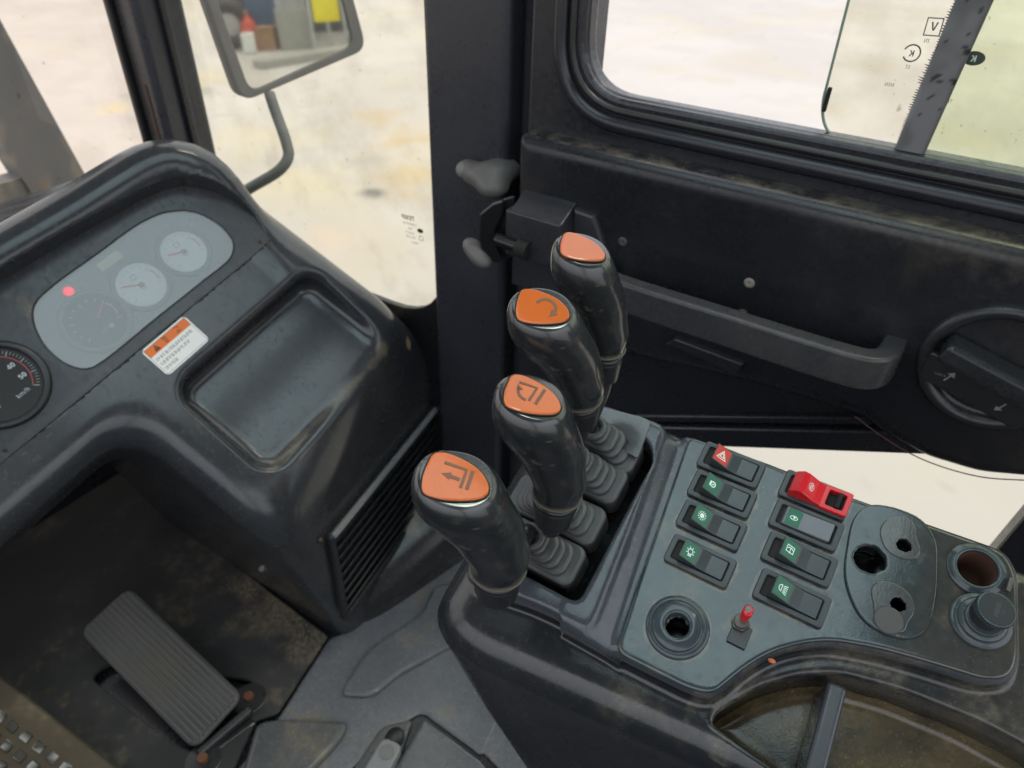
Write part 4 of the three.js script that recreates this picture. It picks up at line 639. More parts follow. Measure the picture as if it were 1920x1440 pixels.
// ------------------------------------------------------------------ control levers
{
  const X = V(camR.x, 0, camR.z).normalize(), yaw = new THREE.Matrix4().makeBasis(X, V(0, 1, 0), V().crossVectors(X, V(0, 1, 0)));
  // grip sections in its own axes: x back-right, y up, z toward the driver
  const S0 = [[0, 0.029, 0, 0.0184, 0.0184], [0, 0.0315, 0, 0.0182, 0.0182], [0.0004, 0.042, 0, 0.0203, 0.0195], [-0.0040, 0.056, 0, 0.0222, 0.0205], [-0.0088, 0.070, 0, 0.0250, 0.0213], [-0.0162, 0.083, 0.0005, 0.0286, 0.0222], [-0.0216, 0.094, 0.001, 0.0302, 0.0230], [-0.0242, 0.104, 0.0012, 0.0290, 0.0228, 2.15], [-0.0256, 0.112, 0.0012, 0.0264, 0.0216, 2.2], [-0.0260, 0.1165, 0.0012, 0.0236, 0.0196, 2.2], [-0.0260, 0.1182, 0.0012, 0.0214, 0.0178, 2.2]];
  const TIL = -0.20, TZ = -0.26;                                                                     // the head's top runs down toward the back
  const cr = S0.map(s => s); const fine = [];
  const comp = k => { const c = new THREE.CatmullRomCurve3(cr.map(s => V(s[1], (s[k] ?? 2), 0)), false, 'centripetal'); return t => c.getPoint(t).y; };
  const fs = [0, 1, 2, 3, 4, 5].map(k => k === 1 ? (t => new THREE.CatmullRomCurve3(cr.map((s, i) => V(s[1], 0, 0)), false, 'centripetal').getPoint(t).x) : comp(k));
  for (let i = 0; i <= 60; i++) { const t = i / 60, y = fs[1](t); fine.push([fs[0](t), y, fs[2](t), fs[3](t), fs[4](t), fs[5](t), TIL * sstep(0.07, 0.112, y), TZ * sstep(0.085, 0.114, y)]); }
  const last = fine[fine.length - 1]; for (const k of [0.93, 0.6, 0.2, 0.001]) fine.push([last[0], last[1] + 0.0006 * (1 - k), last[2], last[3] * k, last[4] * k, 2.2, TIL, TZ]);
  const gw = wear([0.016, 0.0185, 0.021], 0.25, 2);
  const gripG = paint(loft(fine, 56), (x, y, z, a, b, c) => { let k = gw(x, y, z, a, b, c); const q = fbm(x * 160, y * 160, z * 160, 3); k = mix3(k, [0.12, 0.11, 0.09], sstep(0.66, 0.85, fbm(x * 430, y * 430, z * 430, 2)) * sstep(0.45, 0.7, fbm(x * 40, y * 40, z * 40 + 5, 3)) * 0.7); if (y > 0.029 && y < 0.032) k = mix3(k, [0.2, 0.17, 0.12], 0.6 * q); return k; });
  const ringG = new THREE.TorusGeometry(0.0182, 0.0011, 10, 48).rotateX(Math.PI / 2).translate(0, 0.0292, 0);
  const collarG = new THREE.LatheGeometry([[0, 0], [0.0125, 0], [0.0138, 0.0008], [0.0142, 0.002], [0.0168, 0.0195], [0.0168, 0.0203], [0.0164, 0.0206], [0.0164, 0.0212], [0.0171, 0.0216], [0.0175, 0.0285], [0.0, 0.029]].map(p => new THREE.Vector2(...p)), 48);
  // cap: rounded triangle sitting in the head's top
  const capF = new Frame(V(-0.0260, 0.1192, 0.0012), V(1, TIL, 0), V(-TIL, 1, -TZ));       // local y of this frame points away from the driver
  const capS = smooth([[-0.0195, -0.0128], [-0.0215, -0.006], [-0.0195, 0.006], [-0.0165, 0.0125], [-0.010, 0.0142], [0.002, 0.0118], [0.013, 0.0068], [0.0200, -0.001], [0.0205, -0.0072], [0.0165, -0.0110], [0.004, -0.0142], [-0.010, -0.0150]].map(p => new THREE.Vector2(p[0] * 0.93, p[1] * 1.08)), 64);
  const capG = boxUV(onF(extrude(capS, 0.0034, 0.0011, { seg: 3 }), capF, -0.0022));
  const seatG = onF(extrude(capS.map(p => p.clone().multiplyScalar(1.045)), 0.0010, 0.0003), capF, -0.0007);
  { const t = dataTex(512, (u, v) => { const a = tnoise(u, v, 70, 61, 2), b = tnoise(u, v, 6, 63, 4); const k = 1 - 0.1 * b - 0.75 * sstep(0.83, 0.9, a) * sstep(0.5, 0.62, b); return [k, k, k]; }); t.repeat.set(22, 22); const d = t.image.data; for (let k = 0; k < 60; k++) { let x = rnd() * 512, y = rnd() * 512; const a = rnd() * 6.3, l = 10 + rnd() * 70, w = 0.8 + rnd() * 0.12; for (let i = 0; i < l; i++) { x += Math.cos(a); y += Math.sin(a + i * 0.004); const q = (((y | 0) & 511) * 512 + ((x | 0) & 511)) * 4; for (let c = 0; c < 3; c++) d[q + c] *= w; } } M.orange.map = t; M.orange.roughnessMap = rough2; }
  const stroke = (pts, w) => { const o = [], r = []; for (let i = 0; i < pts.length; i++) { const p = pts[i], a = pts[Math.max(0, i - 1)], b = pts[Math.min(pts.length - 1, i + 1)], d = new THREE.Vector2(b[0] - a[0], b[1] - a[1]).normalize(); o.push(new THREE.Vector2(p[0] - d.y * w, p[1] + d.x * w)); r.unshift(new THREE.Vector2(p[0] + d.y * w, p[1] - d.x * w)); } return extrude([...o, ...r], 0.0003); };
  const tri = (x, y, a, s) => extrude([[1, 0], [-0.7, 0.8], [-0.7, -0.8]].map(([u, v]) => new THREE.Vector2(x + s * (u * Math.cos(a) - v * Math.sin(a)), y + s * (u * Math.sin(a) + v * Math.cos(a)))), 0.0003);
  const arc = (cx, cy, r, a0, a1, n = 14) => Array.from({ length: n + 1 }, (_, k) => { const a = mix(a0, a1, k / n); return [cx + r * Math.cos(a), cy + r * Math.sin(a)]; });
  const sym = [null,
    [stroke(arc(0.002, -0.001, 0.0072, 2.7, -0.6), 0.0011), tri(0.0065, -0.0068, -2.3, 0.0036)],
    [stroke([[-0.0105, 0.0078], [0.002, 0.0062], [-0.003, -0.0062]], 0.0010), stroke([[0.0075, 0.0064], [0.0015, -0.0080]], 0.0011), stroke(arc(-0.0045, 0.0, 0.0062, 2.7, 4.6), 0.0010), tri(-0.0105, 0.0032, 1.9, 0.0028)],
    [stroke([[-0.0085, 0.0080], [0.005, 0.0052], [0.0025, -0.0074]], 0.0010), stroke([[0.0088, 0.0052], [0.0062, -0.0078]], 0.0011), stroke([[-0.004, -0.0008], [0.0015, -0.002]], 0.0011), tri(-0.0062, -0.0002, 2.95, 0.0032)]];
  const defs = [
    { cap: [1093, 463], col: [1131, 708], d: 0.59, base: [0.016, 0.115], w: 0.86, label: 'tallest control lever beside the door handle, plain orange cap without a symbol' },
    { cap: [1018, 574], col: [1088, 792], d: 0.572, base: [-0.015, 0.115], w: 0.95, label: 'control lever with a circular arrow on its orange cap' },
    { cap: [1000, 740], col: [1036, 978], d: 0.545, base: [-0.055, 0.115], label: 'control lever with bucket and curved arrow symbol on its orange cap' },
    { cap: [857, 893], col: [932, 1112], d: 0.515, base: [-0.092, 0.115], w: 1.06, label: 'nearest control lever, orange cap with a boom and straight arrow symbol' }];
  const place = { boot: [] };
  defs.forEach((D, i) => {
    const [ba, bb] = D.base, P0 = CF.p(ba, bb, 0.012), lever = thing('control_lever', D.label, 'lever', P0, 'control levers on the console');
    const C0 = at(...D.col, D.d), len = Math.hypot(0.026 * (D.w ?? 1), 0.12), r = rayAt(...D.cap), e = EYE.clone().sub(C0), A = r.dot(r), B = r.dot(e), CC = e.dot(e) - len * len, disc = Math.max(0, B * B - A * CC), t = (-B - Math.sqrt(disc)) / A;
    const top = at(...D.cap, t), axis = top.clone().sub(C0).normalize(), own = V(-0.026 * (D.w ?? 1), 0.12, 0.0012).transformDirection(yaw);
    const m = new THREE.Matrix4().makeRotationFromQuaternion(new THREE.Quaternion().setFromUnitVectors(own, axis)).multiply(yaw).multiply(new THREE.Matrix4().makeScale(D.w ?? 1, 1, D.w ?? 1)).setPosition(C0);
    const w = g => g.clone().applyMatrix4(m);
    const G = part('grip', w(gripG), M.grip, lever);
    part('joint_ring', w(ringG), M.gripRing ??= std([0.1, 0.09, 0.07], 0.6, { map: speckT }), G);
    part('collar', w(collarG), M.collar, lever);
    part('cap_seat', w(seatG), M.black, G);
    const cp = part('orange_cap', w(capG), M.orange, lever);
    if (sym[i]) part('symbol', mergeGeometries(sym[i].map(norm)).applyMatrix4(new THREE.Matrix4().multiplyMatrices(m, capF.m).multiply(new THREE.Matrix4().makeTranslation(0, 0, 0.00122))), M.symbol, cp);
    const down = V(0, -1, 0).transformDirection(m);
    const bt = CF.p(ba, bb, 0.030), j = C0.clone().addScaledVector(down, -0.012);
    part('shaft', tube([j, C0.clone().addScaledVector(down, 0.008), bt.clone().addScaledVector(CF.ez, 0.006), CF.p(ba, bb, 0.01)], 0.0075, 40, 14), M.darkSteel, lever);
    // stepped rubber boot
    const bg = [];
    for (const [l, wd, z0, z1] of [[0.084, 0.0355, -0.02, 0.006], [0.068, 0.031, 0.005, 0.011], [0.056, 0.0285, 0.010, 0.017], [0.046, 0.027, 0.016, 0.023], [0.032, 0.0225, 0.022, 0.029]]) bg.push(boxUV(onF(extrude(rrect(wd, l, Math.min(wd, l) * (z0 < 0 ? 0.25 : 0.36), ba, bb - 0.002, 8), z1 - z0, 0.003, { seg: 3 }), CF, z0 + 0.002)));
    bg.push(boxUV(onF(new THREE.TorusGeometry(0.0088, 0.0035, 12, 28).translate(ba, bb - 0.004, 0.032), CF)));
    part('boot', bg, M.boot, lever);
  });
}

// ------------------------------------------------------------------ side door
{
  const XW = 0.8, zt = (a, b) => new THREE.Vector2(a, b), X = (x, y, xw = XW) => { const q = onPlane(x, y, V(xw, 0, 0), V(1, 0, 0)); return zt(q.z, q.y); };
  const wf = x => new Frame(V(x, 0, 0), V(0, 0, 1), V(-1, 0, 0));                         // 2D: z along the cab, y up; z axis into the cab
  const door = thing('side_door', 'dark cab door with trim panel, grab handle and rounded upper window', 'door', V(0.8, 0, -0.45));
  const rail = z => 0.555 + 0.455 * (z + 0.1);
  const win = roundPoly([zt(-0.412, 0.923), zt(0.75, 0.923), zt(0.75, 1.62), zt(-0.412, 1.62)], 0.065, 10);
  const skin = [zt(-0.485, 0.0), zt(-0.42, 0.0), zt(-0.42, rail(-0.42) - 0.035), zt(0.6, rail(0.6) - 0.035), zt(0.8, 0.9), zt(0.8, 1.70), zt(-0.485, 1.70)];
  const dw = wear([0.014, 0.015, 0.02], 0.22);
  part('door_frame', paint(boxUV(onF(extrude(skin, 0.035, 0.006, { holes: [win.slice().reverse()], seg: 3 }), wf(XW + 0.035))), dw), M.paintV, door);
  part('lower_post', boxUV(onF(extrude([zt(0.15, -0.1), zt(0.30, -0.1), zt(0.36, 0.72), zt(0.21, 0.62)], 0.035, 0.005), wf(XW + 0.036))), M.paint, door);
  // rubber seal: two rounded ridges round the opening
  const big = k => roundPoly([zt(-0.412 - k, 0.923 - k), zt(0.75 + k, 0.923 - k), zt(0.75 + k, 1.62 + k), zt(-0.412 - k, 1.62 + k)], 0.065 + k, 10);
  const ring = (k, r, x) => tube(big(k).map(p => V(x, p.y, p.x)), r, 260, 10, true);
  part('window_seal', [ring(0.004, 0.006, XW + 0.012), ring(0.014, 0.0045, XW - 0.001)], M.seal, door);
  part('seal_bead', ring(0.030, 0.010, XW - 0.0005), M.paint, door);
  // trim panel below the window
  const tw = wear([0.013, 0.014, 0.018], 0.07, 0.7);
  const tcol = (x, y, z, nx, ny, nz) => { let k = tw(x, y, z, nx, ny, nz); const q = fbm(x * 60, y * 60, z * 60, 4), g = noise(x * 420, y * 420, z * 420); if (x > 0.772 && y > 0.86) k = mix3(k, [0.17, 0.15, 0.11], sstep(0.4, 0.65, q) * 0.5 * (0.2 + 0.8 * g)); k = mix3(k, [0.12, 0.105, 0.08], sstep(0.9, 0.3, Math.abs(y - 0.862) / 0.03 + (q - 0.5) * 1.6) * sstep(-0.2, 0.05, z) * 0.3 * g); return k; };
  const lower = [zt(-0.478, 0.60), zt(-0.30, 0.595), zt(-0.12, 0.62), zt(0.0, 0.628), zt(0.04, 0.612), zt(0.085, 0.602), zt(0.14, 0.606), zt(0.2, 0.63), zt(0.4, 0.68)];
  const trimShape = [...lower, zt(0.7, 0.72), zt(0.7, 0.874), zt(-0.478, 0.868)];
  const sT = sdPoly(roundPoly(trimShape, 0.012, 4));
  part('trim_panel', meshSDF((x, y, z) => { const t = sT(z, y); let d = smax(t, 0.762 - x + Math.max(0, 0.868 - y) * 0.035, 0.022); return Math.max(d, x - 0.806); }, [0.75, 0.58, -0.5], [0.81, 0.89, 0.42], 0.0032, tcol), M.trim, door);
  part('edge_piping', tube(lower.slice(3).map(p => V(0.774, p.y - 0.0005, p.x)), 0.0007, 60, 8), std([0.10, 0.045, 0.04], 0.5), door);
  // bottom rail under the trim, rising toward the back
  part('bottom_rail', boxUV(onF(extrude([zt(-0.42, rail(-0.42) - 0.036), zt(0.6, rail(0.6) - 0.036), zt(0.6, rail(0.6) - 0.002), zt(-0.42, rail(-0.42) - 0.002)], 0.02, 0.005, { seg: 3 }), wf(XW + 0.001))), M.paint, door);
  part('bottom_rail', boxUV(onF(extrude([zt(-0.42, rail(-0.42) + 0.001), zt(0.6, rail(0.6) + 0.001), zt(0.6, rail(0.6) + 0.014), zt(-0.42, rail(-0.42) + 0.014)], 0.012, 0.004, { seg: 3 }), wf(XW + 0.001))), M.paint, door);
  // little ledge below the handle
  const l0 = X(1256, 636, 0.775), l1 = X(1388, 694, 0.775);
  part('map_ledge', boxUV(onF(extrude([l0, l1, zt(l1.x + 0.004, l1.y + 0.018), zt(l0.x + 0.01, l0.y + 0.012)], 0.012, 0.002), wf(0.773))), M.plastic, door);
  // grab handle: flat bar swept along a path that turns into the panel
  { const a = V(0.715, X(1150, 540, 0.715).y, X(1150, 540, 0.715).x), b = V(0.715, X(1590, 655, 0.715).y, X(1590, 655, 0.715).x), y = (a.y + b.y) / 2;
    const pathPts = [V(0.782, y, a.z - 0.055), V(0.745, y, a.z - 0.05), V(0.722, y, a.z - 0.03), V(0.715, y, a.z), V(0.713, y, (a.z + b.z) / 2), V(0.714, y, b.z + 0.004), V(0.7175, y, b.z + 0.022), V(0.728, y, b.z + 0.034), V(0.745, y, b.z + 0.038), V(0.785, y, b.z + 0.040)];
    const curve = new THREE.CatmullRomCurve3(pathPts, false, 'centripetal'), n = 70, P = [], I = [], rr = rrect(0.024, 0.040, 0.005, 0, -0.010, 4), m = rr.length;
    for (let i = 0; i <= n; i++) { const p = curve.getPointAt(i / n), t = curve.getTangentAt(i / n), s = V(0, 1, 0), nn = V().crossVectors(s, t).normalize(); for (const q of rr) { const v = p.clone().addScaledVector(nn, q.x).addScaledVector(s, q.y); P.push(v.x, v.y, v.z); } }
    for (let i = 0; i < n; i++) for (let k = 0; k < m; k++) { const a0 = i * m + k, b0 = i * m + (k + 1) % m; I.push(a0, b0, a0 + m, b0, b0 + m, a0 + m); }
    const g = new THREE.BufferGeometry(); g.setAttribute('position', new THREE.Float32BufferAttribute(P, 3)); g.setIndex(I); g.computeVertexNormals(); const nrm = g.attributes.normal; const mid = Math.floor(n / 2) * m, c = curve.getPointAt(0.5); if (nrm.getY(mid) * (P[mid * 3 + 1] - c.y + 0.01) < 0) { for (let t = 0; t < I.length; t += 3) [I[t + 1], I[t + 2]] = [I[t + 2], I[t + 1]]; g.setIndex(I); g.computeVertexNormals(); }
    part('grab_handle', paint(boxUV(g), wear([0.038, 0.039, 0.044], 0.12)), M.trim, door); }
  // trim fixings
  for (const [x, y, m] of [[1169, 452, 'dark'], [1406, 529, 'pale'], [1392, 588, 'dark'], [1020, 530, 'pale'], [1022, 322, 'dark']]) {
    const q = X(x, y, 0.768), fr = wf(0.768);
    part('trim_screw', onF(lathe([[0, 0.003], [0.002, 0.003], [0.0025, 0.004], [0.0055, 0.0036], [0.0075, 0.002], [0.008, -0.008]], 24).scale(0.9, 0.9, 1).translate(q.x, q.y, 0), fr), m === 'pale' ? (M.dustyScrew ??= std([0.2, 0.18, 0.15], 0.7)) : (M.darkScrew ??= std([0.06, 0.055, 0.05], 0.55)), door);
  }
  // lock housing with a chamfered top, at the front edge of the panel
  { const A = [[948, 392], [1015, 410], [1040, 388], [1085, 500], [990, 492], [946, 472]];
    const hx = 0.725, h = A.map(([x, y]) => X(x, y, hx));
    const top = V(0.728, X(955, 395, 0.728).y, 0), z0 = X(948, 430, 0.728).x, z1 = X(1035, 430, 0.728).x, yb = X(946, 474, 0.728).y, yt = top.y;
    const body = [zt(z0, yb), zt(z1 + 0.02, yb), zt(z1 + 0.012, yt), zt(z0, yt)];
    const P = [], q = (...v) => P.push(...v);
    const lockM = std([0.028, 0.029, 0.034], 0.55, { roughnessMap: roughT });
    const lk = part('lock_housing', boxUV(onF(extrude(body, 0.052, 0.002, { seg: 2 }), wf(0.779))), lockM, door);
    // wedge behind it that blends into the trim
    const wz0 = z0 + 0.005, wz1 = z1 + 0.012, wedge = [zt(0.728, yt - 0.001), zt(0.775, yt + 0.022), zt(0.775, yb), zt(0.728, yb)];
    part('lock_wedge', boxUV(extrude(wedge.map(p => zt(p.x, p.y)), wz1 - wz0, 0.0015).translate(0, 0, wz0)), lockM, lk);
    part('side_flare', boxUV(onF(extrude([zt(wz1 + 0.001, yb), zt(wz1 + 0.07, yb - 0.01), zt(wz1 + 0.03, yt + 0.01), zt(wz1 + 0.001, yt + 0.012)], 0.022, 0.004), wf(0.778))), lockM, lk);
    part('plate_below', boxUV(onF(extrude(roundPoly([zt(z0, yb - 0.055), zt(z1 + 0.05, yb - 0.055), zt(z1 + 0.05, yb - 0.004), zt(z0, yb - 0.004)], [0.002, 0.008, 0.008, 0.002]), 0.03, 0.003), wf(0.775))), lockM, lk);
    // striker: bracket on the pillar with a pin into the lock
    const st = thing('door_striker', 'black steel door striker bracket with pin and grey rubber bumpers on the pillar', 'door striker', at(910, 430, 0.98));
    const d = 0.945, br = [[902, 398], [926, 378], [946, 372], [944, 400], [930, 428], [932, 458], [944, 486], [930, 490], [906, 470], [900, 440]];
    const sf = new Frame(at(922, 432, d), V(0.35, 0, 0.94), V(-0.94, 0.05, 0.35)), sp = br.map(([x, y]) => sf.uv(x, y));
    part('bracket', boxUV(onF(extrude(roundPoly(sp, 0.003), 0.008, 0.002), sf)), M.gloss ??= std([0.012, 0.012, 0.013], 0.2), st);
    part('bracket', boxUV(onF(extrude(roundPoly(sp.map(p => p.clone().add(zt(0.012, 0.003))), 0.003), 0.005, 0.0015), sf, -0.010)), M.gloss, st);
    const pa = at(930, 448, 0.935), pb = at(985, 468, 0.925);
    part('pin', bar(pa, pb, 0.0085, 20), std([0.03, 0.03, 0.032], 0.22, { metalness: 0.6 }), st);
    part('pin_collar', bar(at(972, 463, 0.927), at(992, 471, 0.92), 0.013, 20), M.black, st);
    const bm = std([0.125, 0.12, 0.115], 0.8, { map: speckT, roughnessMap: roughT });
    const lumps = (list, k) => { const q = list.map(([x, y, d, r]) => [at(x, y, d), r]), mn = [9, 9, 9], mx = [-9, -9, -9]; for (const [c, r] of q) for (let i = 0; i < 3; i++) { mn[i] = Math.min(mn[i], c.getComponent(i) - r - 0.008); mx[i] = Math.max(mx[i], c.getComponent(i) + r + 0.008); } return meshSDF((x, y, z) => { let d = 9; for (const [c, r] of q) d = smin(d, Math.hypot(x - c.x, (y - c.y) * 1.25, z - c.z) - r, k); return d + 0.002 * (fbm(x * 60, y * 60, z * 60, 2) - 0.5); }, mn, mx, 0.0022); };
    part('bumper', lumps([[888, 325, 0.985, 0.017], [912, 330, 0.975, 0.021], [938, 322, 0.975, 0.021], [955, 318, 0.985, 0.016], [915, 352, 0.97, 0.013], [935, 352, 0.97, 0.014], [875, 312, 0.985, 0.010]], 0.016), bm, st);
    part('bumper', lumps([[888, 465, 0.965, 0.012], [898, 480, 0.965, 0.013], [909, 492, 0.965, 0.010], [880, 456, 0.97, 0.008]], 0.012), bm, st);
    part('bumper_tip', boxUV(new THREE.SphereGeometry(0.013, 16, 12).scale(1, 0.9, 1).translate(...at(872, 318, 0.985).toArray())), M.greyRubber, st);
  }
  // round turn handle at the right
  { const c = X(1868, 690, 0.766), fr = wf(0.762), R = 0.066;
    const th = part('turn_handle', boxUV(onF(lathe([[0, -0.006], [R * 0.8, -0.006], [R * 0.86, 0.001], [R * 0.93, 0.006], [R * 1.02, 0.006], [R * 1.08, 0.002], [R * 1.1, -0.008]], 56).translate(c.x, c.y, 0), fr)), M.plastic, door);
    const rot = -0.25;
    part('grip_bar', boxUV(onF(extrude(rrect(R * 1.75, 0.022, 0.006), 0.034, 0.005, { seg: 3 }).rotateZ(rot).translate(c.x + 0.004, c.y + 0.002, 0), fr, -0.004)), M.plastic, th);
    const low = [zt(-R * 0.9, -0.012), zt(R * 0.9, -0.012), zt(R * 0.82, -0.045), zt(-R * 0.82, -0.045)];
    const tt = canvasTex(512, 160, (x, w, h) => { x.fillStyle = '#14161a'; x.fillRect(0, 0, w, h); x.fillStyle = x.strokeStyle = '#7b8184'; x.font = '24px sans-serif'; x.save(); x.translate(62, 70); x.rotate(-0.3); x.fillText('LOCK', -34, 30); x.restore(); x.lineWidth = 9; x.beginPath(); x.moveTo(95, 120); x.lineTo(108, 55); x.stroke(); x.beginPath(); x.moveTo(112, 26); x.lineTo(128, 68); x.lineTo(86, 60); x.fill(); x.strokeStyle = '#050506'; x.lineWidth = 4; x.beginPath(); x.arc(250, 90, 46, 0, 7); x.stroke(); x.strokeStyle = '#7b8184'; x.lineWidth = 8; x.beginPath(); x.moveTo(400, 50); x.lineTo(390, 110); x.stroke(); x.beginPath(); x.moveTo(372, 96); x.lineTo(412, 104); x.lineTo(380, 134); x.fill(); });
    part('lettered_face', boxUV(onF(extrude(roundPoly(low, 0.006), 0.010, 0.002).rotateZ(rot).translate(c.x, c.y, 0), fr, -0.003)), M.plastic, th);
    part('lettering', onF(new THREE.PlaneGeometry(R * 1.5, 0.024).translate(0, -0.028, 0).rotateZ(rot).translate(c.x, c.y, 0), fr, 0.0074), printMat(tt, { roughness: 0.7 }), th);
  }
  // panes: a rear fixed pane, and the front one slid back over it; the front half stands open
  const e0 = X(1590, 0, 0.82), e1 = X(1545, 175, 0.82), eb = X(1575, 262, 0.82);
  const ex = e1.x, sl = thing('sliding_window_pane', 'slid-back window pane with rounded corner and green edge on the door', 'window pane', V(0.822, 0, -0.05));
  const slant = (e0.x - e1.x) / (e0.y - e1.y);
  const sp = roundPoly([zt(ex + slant * (0.90 - e1.y), 0.912), zt(0.77, 0.912), zt(0.77, 1.64), zt(ex + slant * (1.64 - e1.y), 1.64)], [0.05, 0.005, 0.005, 0.02], 10);
  part('pane', onF(new THREE.ShapeGeometry(new THREE.Shape(sp)), wf(0.824)), gClear, sl);
  part('glass_edge', tube(sp.slice(0, 8).reverse().concat([]).map(p => V(0.823, p.y, p.x)).concat([]), 0.0016, 30, 8), std([0.18, 0.25, 0.2], 0.2), sl);
  part('glass_edge', bar(V(0.823, sp[0].y + 0.0, sp[0].x), V(0.823, 1.6, ex + slant * (1.6 - e1.y)), 0.0014, 8), std([0.18, 0.25, 0.2], 0.2), sl);
  const nick = X(1548, 185, 0.822); part('black_stop', boxUV(box(0.817, 0.822, nick.y - 0.012, nick.y + 0.012, nick.x, nick.x + 0.004, 0.001)), M.black, sl);
  const fx = thing('fixed_window_pane', 'greenish fixed pane behind the sash bar at the right of the door window', 'window pane', V(0.836, 0, 0.3));
  const s0 = X(1800, 0, 0.836), s1 = X(1705, 300, 0.836);
  part('pane', onF(new THREE.ShapeGeometry(new THREE.Shape([zt(s1.x + 0.01, 0.91), zt(0.77, 0.91), zt(0.77, 1.64), zt(s0.x + (s0.x - s1.x) / (s0.y - s1.y) * (1.64 - s0.y), 1.64)])), wf(0.838)), gGreen, fx);
  // sash bar
  const b = [[1672, 292], [1728, 302], [1868, -10], [1795, -10]].map(([x, y]) => X(x, y, 0.81));
  const sb = thing('sash_bar', 'grey worn metal sash bar with ragged brush seal across the door window', 'sash bar', V(0.81, 0.9, -0.04));
  const k = (1.64 - b[0].y) / (b[3].y - b[0].y), topL = b[0].clone().lerp(b[3], k), topR = b[1].clone().lerp(b[2], k);
  const bw = (x, y, z) => { const q = fbm(x * 190, y * 120, z * 190, 3); let c = mix3([0.095, 0.095, 0.10], [0.15, 0.15, 0.155], sstep(0.4, 0.65, fbm(x * 30, y * 30, z * 30, 3))); if (q > 0.7) c = [0.02, 0.02, 0.021]; return c; };
  { const g = sheet([b[1], topR, topL, b[0]], 0, 0.008, 0.0026, 0.0012); part('bar', paint(boxUV(onF(g, wf(0.817))), bw), std(WHITE, 0.55, { vertexColors: true }), sb); }
  { const gs = []; const N = 320; for (let i = 0; i < N; i++) { const p = b[0].clone().lerp(topL, (i + 0.5) / N), l = 0.0008 + 0.003 * hash(i, 2, 9) * sstep(0.35, 0.7, noise(i * 0.09, 1, 2)); const g = new THREE.ConeGeometry(0.0011, l * 2, 5).rotateX(-Math.PI / 2 + 0.2).translate(0.8165, p.y, p.x - l * 0.6); gs.push(g); } const br = part('brush_seal', gs, std([0.12, 0.12, 0.12], 0.95), sb); br.userData.kind = 'stuff'; }
  // marks on the glass, read from behind
  const mk = canvasTex(512, 512, (x, w) => { x.clearRect(0, 0, w, w); x.translate(w, 0); x.scale(-1, 1); x.fillStyle = x.strokeStyle = '#34403a'; x.lineWidth = 5; x.strokeRect(296, 30, 68, 76); x.font = 'bold 52px sans-serif'; x.fillText('V', 312, 84); x.font = '24px sans-serif'; x.fillText('IN', 330, 138); x.lineWidth = 7; x.beginPath(); x.arc(392, 190, 38, 0.5, 5.9); x.stroke(); x.font = 'bold 40px sans-serif'; x.fillText('K', 378, 205); x.beginPath(); x.ellipse(120, 190, 48, 32, 0, 0, 7); x.fill(); x.fillStyle = '#d5e0c8'; x.fillText('K', 106, 205); x.fillStyle = '#34403a'; x.font = '24px sans-serif'; x.fillText('ST', 380, 262); x.fillText('MIN', 430, 352); x.fillText('TRANSPORT', 150, 400); });
  const mc = X(1758, 132, 0.8205); part('etched_marks', onF(new THREE.PlaneGeometry(0.098, 0.098).rotateZ(0.05).translate(mc.x, mc.y, 0), wf(0.8215)), printMat(mk, { transparent: true, side: THREE.DoubleSide }), sl);
  const lg = thing('lower_door_pane', 'clear lower pane of the door below its sloping bottom rail', 'window pane', V(0.82, 0.3, 0));
  part('pane', onF(new THREE.ShapeGeometry(new THREE.Shape([zt(-0.42, 0.0), zt(0.26, 0.0), zt(0.26, rail(0.26) - 0.03), zt(-0.42, rail(-0.42) - 0.03)])), wf(0.82)), glass([0.92, 0.94, 0.86]), lg);
}

